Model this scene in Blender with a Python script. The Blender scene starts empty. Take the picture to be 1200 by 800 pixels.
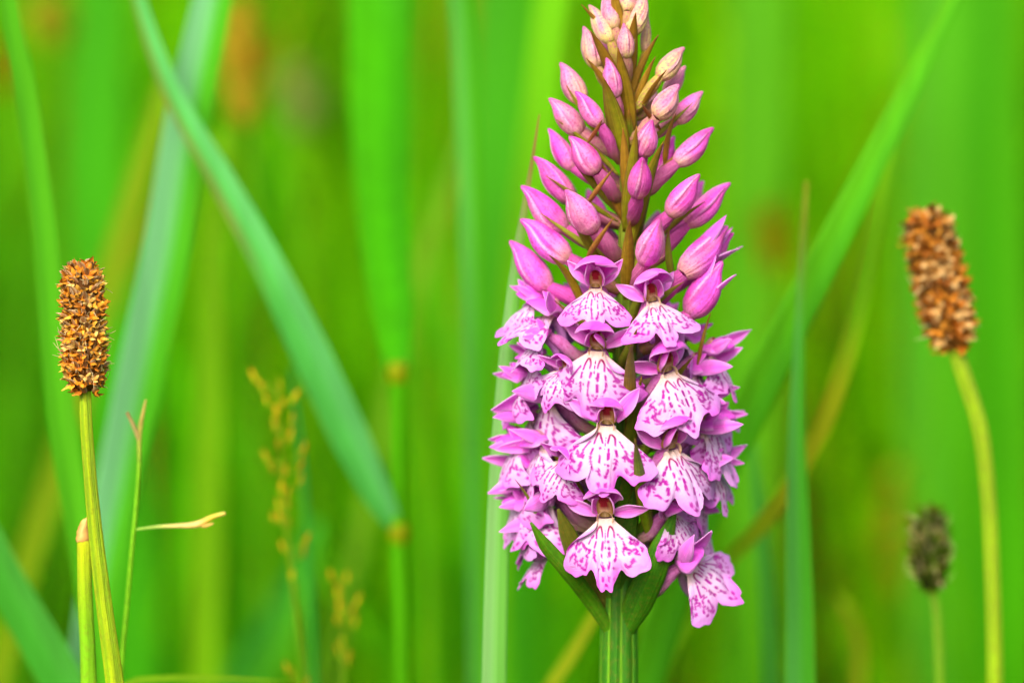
import bpy, math, random
import numpy as np
from mathutils import Vector, Matrix

random.seed(7)
rng = np.random.default_rng(7)
R_ = math.radians
SC = bpy.context.scene
COL = SC.collection

# ---------------------------------------------------------------- camera
PX = 0.00015            # metres per photo pixel in the plane of the orchid stem
CAM = np.array([0.0, -0.5, 0.305])
PITCH = R_(3.0)
cam_data = bpy.data.cameras.new('camera')
cam_data.lens = 100.0
cam_data.sensor_width = 36.0
cam_data.clip_start = 0.01
cam_data.clip_end = 2000.0
cam_data.dof.use_dof = True
cam_data.dof.focus_distance = 0.489
cam_data.dof.aperture_fstop = 6.8
cam = bpy.data.objects.new('camera', cam_data)
cam.location = CAM
cam.rotation_euler = (math.pi / 2 - PITCH, 0, 0)
COL.objects.link(cam)
SC.camera = cam

# ---------------------------------------------------------------- sky, sun, exposure
SUN_EL, SUN_AZ = R_(37.0), R_(200.0)     # azimuth from +Y clockwise: behind the camera, to its left
world = bpy.data.worlds.new('World')
SC.world = world
world.use_nodes = True
wn = world.node_tree.nodes
bg = wn['Background']
sky = wn.new('ShaderNodeTexSky')
sky.sky_type = 'NISHITA'
sky.sun_disc = False
sky.sun_elevation = SUN_EL
sky.sun_rotation = SUN_AZ
sky.air_density = 0.6
sky.dust_density = 7.0
sky.ozone_density = 0.2
bg.inputs['Strength'].default_value = 0.15
world.node_tree.links.new(sky.outputs['Color'], bg.inputs['Color'])
sun_data = bpy.data.lights.new('sun', 'SUN')
sun_data.energy = 1.2
sun_data.angle = R_(25.0)
sun_data.color = (1.0, 0.95, 0.86)
sun = bpy.data.objects.new('sun', sun_data)
sd = Vector((math.sin(SUN_AZ) * math.cos(SUN_EL), math.cos(SUN_AZ) * math.cos(SUN_EL), math.sin(SUN_EL)))
sun.rotation_euler = sd.to_track_quat('Z', 'Y').to_euler()
sun.location = (0, 0, 3)
COL.objects.link(sun)
SC.view_settings.view_transform = 'Standard'
SC.view_settings.look = 'None'
SC.view_settings.gamma = 1.0
SC.view_settings.use_curve_mapping = False
SC.view_settings.exposure = 0.96
SC.render.engine = 'CYCLES'
SC.cycles.use_denoising = True
SC.cycles.max_bounces = 8
SC.cycles.diffuse_bounces = 5
SC.cycles.transmission_bounces = 5
SC.cycles.caustics_reflective = False
SC.cycles.caustics_refractive = False

# ---------------------------------------------------------------- helpers
FWD = np.array([0, math.cos(PITCH), -math.sin(PITCH)])
UPV = np.array([0, math.sin(PITCH), math.cos(PITCH)])
RGT = np.array([1.0, 0, 0])
def at(u, v, d=0.0):
    """point seen at photo pixel (u, v), d pixel-units (PX) behind the stem's plane"""
    k = 0.36 / 1200
    ray = FWD + RGT * (u - 600) * k + UPV * (400 - v) * k
    t = (d * PX - CAM[1]) / ray[1]
    return CAM + ray * t
def lin(c):
    c = np.asarray(c, float) / 255.0
    return np.where(c <= 0.04045, c / 12.92, ((c + 0.055) / 1.055) ** 2.4)
def mixc(a, b, t):
    t = np.asarray(t, float)[..., None]
    return np.asarray(a) * (1 - t) + np.asarray(b) * t
def sst(a, b, x):
    t = np.clip((np.asarray(x, float) - a) / (b - a), 0, 1)
    return t * t * (3 - 2 * t)
def nrm(v):
    v = np.asarray(v, float)
    return v / (np.linalg.norm(v) + 1e-12)
def catmull(pts, n):
    """centripetal spline through the points (no overshoot where their spacing changes)"""
    P = np.asarray(pts, float); m = len(P) - 1
    h = np.maximum(np.sqrt(np.linalg.norm(np.diff(P, axis=0), axis=1)), 1e-9)
    sl = np.diff(P, axis=0) / h[:, None]
    T = np.zeros_like(P); T[0] = sl[0]; T[-1] = sl[-1]
    if m > 1:
        T[1:-1] = (sl[:-1] * h[1:, None] + sl[1:] * h[:-1, None]) / (h[1:] + h[:-1])[:, None]
    x = np.linspace(0, m - 1e-9, n); k = x.astype(int); t = (x - k)[:, None]; hk = h[k][:, None]
    return ((2 * t ** 3 - 3 * t ** 2 + 1) * P[k] + (t ** 3 - 2 * t ** 2 + t) * hk * T[k] + (-2 * t ** 3 + 3 * t ** 2) * P[k + 1] + (t ** 3 - t ** 2) * hk * T[k + 1])
def arc(pts, n):
    c = catmull(pts, n * 6)
    cl = np.concatenate([[0], np.cumsum(np.linalg.norm(np.diff(c, axis=0), axis=1))])
    tt = np.linspace(0, cl[-1], n)
    return np.stack([np.interp(tt, cl, c[:, k]) for k in range(c.shape[1])], 1)
def sm_noise(shape, cells, amp, r=rng):
    """smooth random field on a grid"""
    a, b = cells
    g = r.normal(0, 1, (a + 2, b + 2))
    x = np.linspace(0, a, shape[0]); y = np.linspace(0, b, shape[1])
    xi = np.minimum(x.astype(int), a); yi = np.minimum(y.astype(int), b)
    xf = (x - xi); yf = (y - yi)
    xf = xf * xf * (3 - 2 * xf); yf = yf * yf * (3 - 2 * yf)
    X, Y = np.ix_(xi, yi)
    v = (g[xi][:, yi] * (1 - xf)[:, None] * (1 - yf)[None] + g[xi + 1][:, yi] * xf[:, None] * (1 - yf)[None]
         + g[xi][:, yi + 1] * (1 - xf)[:, None] * yf[None] + g[xi + 1][:, yi + 1] * xf[:, None] * yf[None])
    return v * amp
def raw_mesh(name, V, F, C=None, mat=None, smooth=True, ST=None):
    V = np.asarray(V, np.float32); F = np.asarray(F, np.int32)
    me = bpy.data.meshes.new(name)
    n, k = F.shape
    me.vertices.add(len(V)); me.vertices.foreach_set('co', V.ravel())
    me.loops.add(n * k); me.loops.foreach_set('vertex_index', F.ravel())
    me.polygons.add(n)
    me.polygons.foreach_set('loop_start', np.arange(0, n * k, k, dtype=np.int32))
    me.polygons.foreach_set('loop_total', np.full(n, k, np.int32))
    if smooth:
        me.polygons.foreach_set('use_smooth', np.ones(n, bool))
    if C is not None:
        at_ = me.color_attributes.new('Col', 'FLOAT_COLOR', 'POINT')
        c4 = np.ones((len(V), 4), np.float32); c4[:, :3] = np.asarray(C).reshape(-1, 3)
        at_.data.foreach_set('color', c4.ravel())
    if ST is not None:
        sa = me.attributes.new('st', 'FLOAT_VECTOR', 'POINT')
        sa.data.foreach_set('vector', np.asarray(ST, np.float32).ravel())
    me.update(calc_edges=True)
    if mat: me.materials.append(mat)
    return me
def grid_faces(nu, nv, closed=False):
    i = np.arange(nu - 1)[:, None]
    jn = nv if closed else nv - 1
    j = np.arange(jn)[None]
    j2 = (j + 1) % nv
    return np.stack([i * nv + j, i * nv + j2, (i + 1) * nv + j2, (i + 1) * nv + j], -1).reshape(-1, 4)
def join_parts(parts):
    V, F, C, o = [], [], [], 0
    for v, f, c in parts:
        V.append(v); F.append(f + o); C.append(np.broadcast_to(c, v.shape)); o += len(v)
    return np.vstack(V), np.vstack(F), np.vstack(C)
def link(name, me, parent=None):
    o = bpy.data.objects.new(name, me)
    COL.objects.link(o)
    if parent is not None: o.parent = parent
    return o
def grid_obj(name, P, C, mat, parent=None, base=(0, 0, 0), closed=False, thick=0.0):
    P = np.asarray(P, float)
    nu, nv = P.shape[:2]
    C = np.clip(np.broadcast_to(C, P.shape), 0, 1)
    t_ = np.linspace(0, 1, nu)[:, None] * np.ones((1, nv)); off = random.uniform(0, 50)
    if closed:
        a_ = np.linspace(0, 2 * math.pi, nv, endpoint=False)[None] * np.ones((nu, 1))
        ST = np.stack([t_ + off, np.cos(a_), np.sin(a_)], -1)
    else:
        ST = np.stack([t_ + off, np.linspace(-1, 1, nv)[None] * np.ones((nu, 1)), np.zeros((nu, nv))], -1)
    me = raw_mesh(name, (P - np.asarray(base)).reshape(-1, 3), grid_faces(nu, nv, closed), C, mat, ST=ST.reshape(-1, 3))
    o = link(name, me, parent)
    if thick:
        m = o.modifiers.new('solidify', 'SOLIDIFY')
        m.thickness = thick; m.offset = 0.0
    return o
def thing(name, label, cat, loc=(0, 0, 0), group=None):
    o = bpy.data.objects.new(name, None)
    o.empty_display_size = 0.01
    COL.objects.link(o)
    o.location = [float(q) for q in loc]
    tag(o, label, cat, group)
    return o
def tag(o, label=None, cat=None, group=None, kind=None):
    if label: o['label'] = label
    if cat: o['category'] = cat
    if cat and not kind: o['kind'] = 'thing'
    if group: o['group'] = group
    if kind: o['kind'] = kind
    return o
def tube(P, rad, n=12, ribs=0, rib_amp=0.0, twist=0.0, flat=1.0):
    """rings round a path; returns grid of points (closed in v) and the angle grid"""
    P = np.asarray(P, float); m = len(P)
    T = np.gradient(P, axis=0); T /= np.linalg.norm(T, axis=1)[:, None] + 1e-12
    ref = np.array([0, -1.0, 0])
    if abs(T[0] @ ref) > 0.9: ref = np.array([0, 0, 1.0])
    out = np.zeros((m, n, 3)); ang = np.linspace(0, 2 * math.pi, n, endpoint=False)
    N = nrm(ref - T[0] * (ref @ T[0]))
    rad = np.broadcast_to(rad, (m,))
    for i in range(m):
        N = nrm(N - T[i] * (N @ T[i])); B = np.cross(T[i], N)
        a = ang + twist * i / max(m - 1, 1)
        rr = rad[i] * (1 + rib_amp * np.cos(ribs * ang)) if ribs else np.full(n, rad[i])
        out[i] = P[i] + (np.cos(a) * rr)[:, None] * N * flat + (np.sin(a) * rr)[:, None] * B
    return out, ang
def petal_grid(L, W, cup=0.6, bend=0.0, theta0=0.0, nu=16, nv=9, tip=1.0, base=0.35, belly=0.42, ruffle=0.0, twist=0.0, phase=0.0, fold=0.0):
    """leaf shaped sheet: +y along, x across, z normal; edges curl to -z"""
    t = np.linspace(0, 1, nu); s = np.linspace(-1, 1, nv)
    w = np.where(t < belly, base + (1 - base) * np.sin(0.5 * math.pi * t / belly),
                 np.cos(0.5 * math.pi * (t - belly) / (1 - belly)) ** tip)
    w = np.maximum(w, 0.015) * W * 0.5
    th = theta0 + bend * t
    dy = np.cos(th); dz = np.sin(th); dt = L / (nu - 1)
    y = np.concatenate([[0], np.cumsum((dy[1:] + dy[:-1]) * 0.5 * dt)])
    z = np.concatenate([[0], np.cumsum((dz[1:] + dz[:-1]) * 0.5 * dt)])
    c = max(cup, 1e-3)
    X = w[:, None] * np.sin(c * s)[None] / c * (1.0)
    H = -w[:, None] * (1 - np.cos(c * s))[None] / c - fold * w[:, None] * np.abs(s)[None]
    H = H + ruffle * np.sin(7 * t + phase)[:, None] * (s ** 3)[None] * W
    tw = twist * t
    X2 = X * np.cos(tw)[:, None] - H * np.sin(tw)[:, None]
    H2 = X * np.sin(tw)[:, None] + H * np.cos(tw)[:, None]
    P = np.zeros((nu, nv, 3))
    P[..., 0] = X2
    P[..., 1] = y[:, None] - H2 * np.sin(th)[:, None]
    P[..., 2] = z[:, None] + H2 * np.cos(th)[:, None]
    return P, t[:, None] * np.ones((1, nv)), np.ones((nu, 1)) * s[None]
def frame_to(P, root, D, N):
    D = nrm(D); N = np.asarray(N, float); N = nrm(N - D * (N @ D)); X = np.cross(D, N)
    return root + P[..., 0:1] * X + P[..., 1:2] * D + P[..., 2:3] * N

# ---------------------------------------------------------------- materials
def base_mat(name):
    m = bpy.data.materials.new(name); m.use_nodes = True
    nt = m.node_tree; nt.nodes.clear()
    out = nt.nodes.new('ShaderNodeOutputMaterial')
    return m, nt, out
def leaf_mat(name, trans=0.3, rough=0.5, spec=0.3, var=0.25, nscale=900.0, bump=0.15, bscale=2500.0, stretch=(1, 1, 1), randv=0.0, sheen=0.0, vein=0.0, vs=(1.5, 7.0), spot=None, gain=1.0):
    m, nt, out = base_mat(name)
    N = nt.nodes.new; L = nt.links.new
    col = N('ShaderNodeVertexColor'); col.layer_name = 'Col'
    tc = N('ShaderNodeTexCoord')
    mp = N('ShaderNodeMapping'); mp.inputs['Scale'].default_value = stretch
    L(tc.outputs['Object'], mp.inputs['Vector'])
    no = N('ShaderNodeTexNoise'); no.inputs['Scale'].default_value = nscale; no.inputs['Detail'].default_value = 3
    L(mp.outputs['Vector'], no.inputs['Vector'])
    mr = N('ShaderNodeMapRange'); mr.inputs['From Min'].default_value = 0.3; mr.inputs['From Max'].default_value = 0.7
    mr.inputs['To Min'].default_value = gain * (1 - var); mr.inputs['To Max'].default_value = gain * (1 + var * 0.6)
    L(no.outputs['Fac'], mr.inputs['Value'])
    val = mr.outputs['Result']
    if randv:
        oi = N('ShaderNodeObjectInfo')
        r2 = N('ShaderNodeMapRange'); r2.inputs['To Min'].default_value = 1 - randv; r2.inputs['To Max'].default_value = 1 + randv
        L(oi.outputs['Random'], r2.inputs['Value'])
        mu = N('ShaderNodeMath'); mu.operation = 'MULTIPLY'
        L(val, mu.inputs[0]); L(r2.outputs['Result'], mu.inputs[1]); val = mu.outputs['Value']
    csrc = col.outputs['Color']; vh = None
    if vein:                                                 # fine veins that run along the petal or leaf
        sa = N('ShaderNodeAttribute'); sa.attribute_name = 'st'
        vm = N('ShaderNodeMapping'); vm.inputs['Scale'].default_value = (vs[0], vs[1], vs[1])
        L(sa.outputs['Vector'], vm.inputs['Vector'])
        vn = N('ShaderNodeTexNoise'); vn.inputs['Scale'].default_value = 1.0; vn.inputs['Detail'].default_value = 2.5; vn.inputs['Roughness'].default_value = 0.6
        L(vm.outputs['Vector'], vn.inputs['Vector'])
        v2 = N('ShaderNodeMapRange'); v2.inputs['From Min'].default_value = 0.32; v2.inputs['From Max'].default_value = 0.68
        v2.inputs['To Min'].default_value = 1 - vein; v2.inputs['To Max'].default_value = 1 + vein * 0.5
        L(vn.outputs['Fac'], v2.inputs['Value'])
        m2 = N('ShaderNodeMath'); m2.operation = 'MULTIPLY'
        L(val, m2.inputs[0]); L(v2.outputs['Result'], m2.inputs[1]); val = m2.outputs['Value']; vh = vn.outputs['Fac']
    if spot:
        sc_, c_, am = spot
        sn = N('ShaderNodeTexNoise'); sn.inputs['Scale'].default_value = sc_; sn.inputs['Detail'].default_value = 4; sn.inputs['Roughness'].default_value = 0.7
        L(tc.outputs['Object'], sn.inputs['Vector'])
        sr = N('ShaderNodeMapRange'); sr.inputs['From Min'].default_value = 0.5; sr.inputs['From Max'].default_value = 0.68; sr.inputs['To Max'].default_value = am
        L(sn.outputs['Fac'], sr.inputs['Value'])
        sm = N('ShaderNodeMix'); sm.data_type = 'RGBA'
        L(sr.outputs['Result'], sm.inputs['Factor']); L(csrc, sm.inputs[6]); sm.inputs[7].default_value = (*c_, 1)
        csrc = sm.outputs[2]
    hs = N('ShaderNodeVectorMath'); hs.operation = 'SCALE'
    L(csrc, hs.inputs[0]); L(val, hs.inputs['Scale'])
    pb = N('ShaderNodeBsdfPrincipled')
    pb.inputs['Roughness'].default_value = rough
    pb.inputs['Specular IOR Level'].default_value = spec
    if sheen: pb.inputs['Sheen Weight'].default_value = sheen
    L(hs.outputs['Vector'], pb.inputs['Base Color'])
    nb = N('ShaderNodeTexNoise'); nb.inputs['Scale'].default_value = bscale; nb.inputs['Detail'].default_value = 2
    L(mp.outputs['Vector'], nb.inputs['Vector'])
    bp = N('ShaderNodeBump'); bp.inputs['Strength'].default_value = bump; bp.inputs['Distance'].default_value = 0.0003
    if vh is not None:
        ad = N('ShaderNodeMath'); ad.operation = 'MULTIPLY_ADD'; ad.inputs[1].default_value = 2.5
        L(vh, ad.inputs[0]); L(nb.outputs['Fac'], ad.inputs[2]); L(ad.outputs['Value'], bp.inputs['Height'])
    else:
        L(nb.outputs['Fac'], bp.inputs['Height'])
    L(bp.outputs['Normal'], pb.inputs['Normal'])
    tr = N('ShaderNodeBsdfTranslucent'); L(hs.outputs['Vector'], tr.inputs['Color'])
    mx = N('ShaderNodeMixShader'); mx.inputs[0].default_value = trans
    L(pb.outputs[0], mx.inputs[1]); L(tr.outputs[0], mx.inputs[2]); L(mx.outputs[0], out.inputs['Surface'])
    return m
M_PETAL = leaf_mat('petal', 0.42, 0.5, 0.22, 0.10, 700, 0.5, 5000, sheen=0.2, vein=0.16, vs=(1.2, 7.0))
M_LIP = leaf_mat('lip', 0.25, 0.5, 0.2, 0.10, 900, 0.5, 4000, sheen=0.1, vein=0.06, vs=(5.0, 9.0), gain=0.84)
M_BUD = leaf_mat('bud', 0.18, 0.55, 0.2, 0.12, 900, 0.5, 5000, vein=0.16, vs=(2.0, 4.5), spot=(2200, (0.52, 0.04, 0.24), 0.8), gain=0.95)
M_STEM = leaf_mat('stem', 0.0, 0.5, 0.25, 0.2, 500, 0.6, 3000, stretch=(1, 1, 0.1), vein=0.2, vs=(4, 9), spot=(900, (0.20, 0.16, 0.02), 0.35), gain=0.9)
M_BRACT = leaf_mat('bract', 0.2, 0.45, 0.3, 0.2, 900, 0.5, 3500, vein=0.25, vs=(1.2, 8.0), spot=(1800, (0.26, 0.09, 0.02), 0.35))
M_GRASS = leaf_mat('grass_leaf', 0.45, 0.55, 0.10, 0.12, 250, 0.3, 900, stretch=(1, 1, 0.06), vein=0.2, vs=(1.0, 10.0), gain=0.88)
M_MEADOW = leaf_mat('meadow_leaf', 0.45, 0.7, 0.04, 0.15, 30, 0.0, 100, gain=0.95)
M_SEED = leaf_mat('seed', 0.12, 0.7, 0.1, 0.25, 1500, 0.4, 4000, randv=0.4, gain=0.78)
M_DRY = leaf_mat('dry_stem', 0.15, 0.55, 0.25, 0.2, 800, 0.2, 3000)

def ground_material():
    m, nt, out = base_mat('meadow_soil'); N = nt.nodes.new; L = nt.links.new
    tc = N('ShaderNodeTexCoord'); n1 = N('ShaderNodeTexNoise'); n1.inputs['Scale'].default_value = 14; n1.inputs['Detail'].default_value = 8
    L(tc.outputs['Object'], n1.inputs['Vector'])
    cr = N('ShaderNodeValToRGB')
    cr.color_ramp.elements[0].position = 0.35; cr.color_ramp.elements[0].color = (0.03, 0.05, 0.01, 1)
    cr.color_ramp.elements[1].position = 0.65; cr.color_ramp.elements[1].color = (0.05, 0.14, 0.012, 1)
    L(n1.outputs['Fac'], cr.inputs[0])
    pb = N('ShaderNodeBsdfPrincipled'); pb.inputs['Roughness'].default_value = 0.9
    L(cr.outputs[0], pb.inputs['Base Color'])
    bp = N('ShaderNodeBump'); bp.inputs['Strength'].default_value = 0.6; L(n1.outputs['Fac'], bp.inputs['Height']); L(bp.outputs[0], pb.inputs['Normal'])
    L(pb.outputs[0], out.inputs['Surface'])
    return m

# ---------------------------------------------------------------- ground
def ground_h(x, y):
    r = np.sqrt(x * x + y * y)
    h = 0.012 * np.sin(3.1 * x + 1.0) * np.cos(2.3 * y) + 0.006 * np.sin(9 * x) * np.sin(8 * y + 1)
    return (h - 0.006) * np.exp(-(r / 40) ** 2)
def build_ground():
    k = np.concatenate([np.linspace(-4, 4, 81)])
    far = np.array([6, 9, 14, 22, 40, 80, 160, 320, 600.0])
    xs = np.concatenate([-far[::-1], k, far])
    X, Y = np.meshgrid(xs, xs, indexing='ij')
    P = np.stack([X, Y, ground_h(X, Y)], -1)
    me = raw_mesh('ground', P.reshape(-1, 3), grid_faces(len(xs), len(xs)), None, ground_material())
    tag(link('ground', me), kind='structure')
build_ground()

# ---------------------------------------------------------------- meadow behind (uncountable grass)
GREENS = [lin(c) for c in ((104, 196, 0), (88, 184, 0), (130, 204, 0), (74, 178, 6), (88, 190, 14), (110, 194, 0), (76, 166, 0), (134, 194, 0))]
def meadow(name, n, xr, yr, hr, wr, label, lean=0.22, seed=1, keep=None):
    r = np.random.default_rng(seed)
    x = r.uniform(*xr, n); y = r.uniform(*yr, n)
    if keep is not None:
        k = keep(x, y, r); x, y = x[k], y[k]; n = len(x)
    h = r.uniform(*hr, n) * (0.75 + 0.25 * np.sin(x * 5 + 2) * np.cos(y * 4))
    w = r.uniform(*wr, n)
    az = r.uniform(0, 2 * math.pi, n); le = np.abs(r.normal(0, lean, n)) * h
    fa = r.uniform(0, math.pi, n)
    K = 7
    t = np.linspace(0, 1, K)
    cx = x[:, None] + (np.cos(az) * le)[:, None] * t ** 1.8
    cy = y[:, None] + (np.sin(az) * le)[:, None] * t ** 1.8
    cz = ground_h(x, y)[:, None] - 0.005 + h[:, None] * (t - 0.12 * t ** 3)
    ww = (w[:, None] * np.minimum(1.0, (1.02 - t) * 1.6) * (0.6 + 0.6 * np.minimum(t * 3, 1))) * 0.5
    fx = np.cos(fa)[:, None]; fy = np.sin(fa)[:, None]
    A = np.stack([cx - fx * ww, cy - fy * ww, cz], -1); B = np.stack([cx + fx * ww, cy + fy * ww, cz], -1)
    Mi = np.stack([cx - fy * ww * 0.35, cy + fx * ww * 0.35, cz], -1)
    V = np.stack([A, Mi, B], 2)                      # n,K,3,3
    ci = r.integers(0, len(GREENS), n)
    # patches of one tint, as grasses grow in clumps
    patch = (np.sin(x * 7.3 + 1) + np.cos(y * 5.1 + x * 3) + r.normal(0, 0.8, n))
    ci = np.where(patch > 1.0, 5, np.where(patch < -1.1, 4, ci))
    c = np.array(GREENS)[ci] * r.uniform(0.55, 1.08, n)[:, None]
    C = c[:, None, None] * (0.92 + 0.1 * t)[None, :, None, None] * np.ones((1, 1, 3, 1))
    dry = r.random(n) < 0.035
    C[dry] = lin((190, 150, 40)) * 0.8
    idx = np.arange(n)[:, None, None] * (K * 3)
    i = np.arange(K - 1)[None, :, None]; j = np.arange(2)[None, None]
    a = idx + i * 3 + j
    F = np.stack([a, a + 1, a + 4, a + 3], -1).reshape(-1, 4)
    me = raw_mesh(name, V.reshape(-1, 3), F, C.reshape(-1, 3), M_MEADOW)
    return tag(link(name, me), label, 'grass', kind='stuff')
def wedge(pad):
    def keep(x, y, r):                                       # tussocks with looser gaps between them
        c = np.sin(x * 11 + 1.3 * np.sin(y * 4)) * np.cos(y * 7 + 1.1 * np.sin(x * 5)) + 0.5 * np.sin(x * 23 + y * 3)
        return (np.abs(x) < 0.19 * (y + 0.5) + pad) & (r.random(len(x)) < np.clip(0.62 + 0.4 * c, 0.15, 1))
    return keep
meadow('meadow_grass', 46000, (-2.2, 2.2), (0.75, 3.2), (0.40, 0.80), (0.006, 0.014), 'soft blurred meadow grass filling the far background', 0.20, 3, wedge(0.9))
meadow('tall_grass', 30000, (-3.0, 3.0), (2.6, 4.6), (0.7, 1.15), (0.009, 0.02), 'tall dense grass closing the view behind the meadow', 0.16, 4, wedge(1.2))
meadow('mid_grass', 560, (-0.75, 0.75), (0.34, 0.85), (0.30, 0.56), (0.002, 0.005), 'narrow blurred grass blades standing in front of the meadow', 0.26, 9)
meadow('low_grass', 9000, (-1.0, 1.0), (-0.35, 0.8), (0.05, 0.19), (0.003, 0.006), 'short green grass growing round the flower stems', 0.4, 5)

# ---------------------------------------------------------------- single grass blades
def blade_mesh_grid(pts, widths, depths, yaw=0.0, keel=0.25, n=44, ground=True, cols=None, top_extra=None, edge=None):
    """pts: photo pixels from the TIP/top downwards; widths in photo pixels; depth in px-units; grows to the ground"""
    P = [at(u, v, d) for (u, v), d in zip(pts, np.broadcast_to(depths, (len(pts),)))]
    W = [w * PX * (0.5 + d * PX) / 0.5 for w, d in zip(widths, np.broadcast_to(depths, (len(pts),)))]
    P = list(map(np.array, P))
    if ground:
        q = P[-1]; dirn = nrm(P[-1] - P[-2]); zf = q[2]
        sx = np.clip(dirn[0] / max(-dirn[2], 0.3), -0.5, 0.5)
        P.append(q + np.array([sx * zf * 0.35, 0.0, -zf * 0.5]))
        P.append(np.array([q[0] + sx * zf * 0.5, q[1], -0.004])); W += [W[-1], W[-1] * 0.8]
    P = np.array(P); W = np.array(W)
    key = np.concatenate([[0], np.cumsum(np.linalg.norm(np.diff(P, axis=0), axis=1))])
    C = catmull(P, n * 3)
    cl = np.concatenate([[0], np.cumsum(np.linalg.norm(np.diff(C, axis=0), axis=1))])
    tt = np.linspace(0, cl[-1], n)
    C = np.stack([np.interp(tt, cl, C[:, k]) for k in range(3)], 1)
    w = np.interp(tt / cl[-1], key / key[-1], W) * 0.5
    T = np.gradient(C, axis=0); T /= np.linalg.norm(T, axis=1)[:, None]
    view = np.array([0, -1.0, 0])
    nv = 7; s = np.linspace(-1, 1, nv)
    G = np.zeros((n, nv, 3))
    for i in range(n):
        X = nrm(np.cross(T[i], view)) * -1; Nn = nrm(np.cross(X, T[i]))
        if Nn[1] > 0: Nn = -Nn
        a = yaw + 0.15 * math.sin(i * 0.2 + yaw * 9)
        Xr = X * math.cos(a) + Nn * math.sin(a); Nr = Nn * math.cos(a) - X * math.sin(a)
        G[i] = C[i] + np.outer(s * w[i] / max(math.cos(a), 0.4), Xr) - np.outer(np.abs(s) ** 1.3 * w[i] * -keel, Nr)
    return G, tt / cl[-1], s
def grass_blade(label, pts, widths, depth, col, col2=None, tipcol=None, yaw=0.2, keel=0.25, ground=True, group='single grass blades', name='grass_leaf', thick=0.00015, stripes=0.08, stain=None):
    G, t, s = blade_mesh_grid(pts, widths, depth, yaw, keel, ground=ground)
    c1 = lin(col); c2 = lin(col2) if col2 is not None else c1
    C = mixc(c1, c2, sst(-0.15, 0.15, s)[None] * np.ones((len(t), 1)))
    C = C * (1 + stripes * np.cos(s * 14))[None, :, None]
    C = C * (1 + sm_noise(C.shape[:2], (9, 2), 0.06))[..., None]
    if tipcol is not None:
        C = mixc(C, lin(tipcol), (1 - sst(0.0, 0.10, t))[:, None] * np.ones((1, len(s))))
    if stain is not None:
        t0, t1, sc = stain
        m = sst(t0 - 0.05, t0 + 0.02, t) * (1 - sst(t1 - 0.02, t1 + 0.05, t))
        C = mixc(C, lin(sc), m[:, None] * np.ones((1, len(s))) * 0.85)
    C = C * 0.88
    base = G[-1].mean(0) if ground else G[0].mean(0)
    o = grid_obj(name, G, C, M_GRASS, None, base, thick=thick)
    o.location = base
    return tag(o, label, 'grass blade', group)

YG = (112, 205, 8); BG = (84, 190, 40); TE = (110, 205, 120); MG = (80, 185, 10); OL = (135, 175, 10)
B = grass_blade
B('upright bright green blade at the far left edge, passing behind the plantain head', [(-4, -120), (10, 0), (33, 120), (55, 290), (66, 420), (80, 540), (98, 640)], [14, 24, 28, 30, 34, 34, 34], 380, (88, 190, 20), (98, 200, 28))
B('broad pale teal blade standing between plantain and slanting reed leaf', [(285, -160), (252, 0), (222, 140), (196, 300), (168, 430), (140, 570), (112, 720)], [32, 48, 54, 56, 56, 54, 48], 620, (134, 216, 146), (92, 204, 30), yaw=0.15)
B('thin olive blade leaning right behind the plantain head', [(196, 90), (160, 220), (128, 330), (70, 540), (24, 690)], [14, 28, 32, 32, 28], 1500, OL)
B('teal blade crossing the bottom left corner', [(-70, 540), (-20, 620), (20, 700), (60, 770), (95, 840)], [30, 44, 50, 54, 54], 480, (74, 182, 48), (88, 190, 66))
B('soft yellow green blade upright between plantain and seed panicle', [(262, 150), (252, 300), (246, 500), (242, 700), (240, 860)], [14, 32, 36, 38, 38], 1700, (124, 192, 6))
B('pale narrow blade upright left of the orchid, near the top', [(528, -90), (540, 0), (548, 130), (553, 280), (556, 430), (558, 600)], [18, 24, 26, 26, 24, 20], 950, (104, 202, 80), (84, 190, 10))
B('broad mid green blade right behind the upper buds', [(600, -200), (596, 0), (592, 200), (590, 420), (600, 640)], [50, 72, 80, 80, 76], 3000, (76, 184, 24), (70, 176, 10))
B('lime yellow blade leaning behind the orchid buds', [(668, -140), (648, 0), (630, 160), (608, 330), (590, 520), (578, 700)], [30, 40, 42, 42, 40, 36], 1300, (122, 215, 10))
B('sharp pale blade with brown tip touching the orchid on its side facing the panicle', [(632, 134), (622, 200), (611, 268), (603, 330), (596, 400), (588, 520), (583, 640), (579, 800)], [1.5, 5, 10, 14, 18, 24, 27, 29], 70, (150, 216, 124), (126, 208, 84), tipcol=(165, 130, 60), yaw=0.05, keel=0.12)
B('long bright blade slanting from the top right corner down behind the orchid', [(1185, -140), (1118, 0), (1060, 118), (1000, 238), (940, 356), (884, 466), (838, 560), (800, 660)], [12, 20, 27, 34, 42, 47, 47, 42], 420, (104, 206, 20), (88, 196, 14))
B('yellowing bent blade crossing behind the pointed teal blade', [(1062, 90), (1040, 190), (1014, 330), (988, 432), (955, 520), (895, 612), (832, 680), (780, 780)], [8, 17, 22, 22, 20, 19, 19, 18], 520, (124, 200, 6), stain=(0.18, 0.27, (186, 190, 16)))
B('pointed teal blade standing between orchid and the dark bud head', [(945, 212), (941, 300), (937, 400), (934, 500), (935, 600), (937, 700), (938, 810)], [5, 9, 12, 18, 26, 31, 35], 340, (104, 206, 84), (90, 198, 44), tipcol=(140, 150, 30))
B('slim teal blade upright close to the lower orchid flower', [(880, 500), (888, 580), (898, 680), (903, 800)], [5, 14, 18, 20], 700, (90, 192, 60))
B('wide pale green blade far behind the tall plantain head', [(1118, -260), (1112, 0), (1104, 200), (1100, 420), (1108, 640)], [60, 84, 90, 90, 84], 4300, (94, 192, 34), (84, 186, 10))
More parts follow.
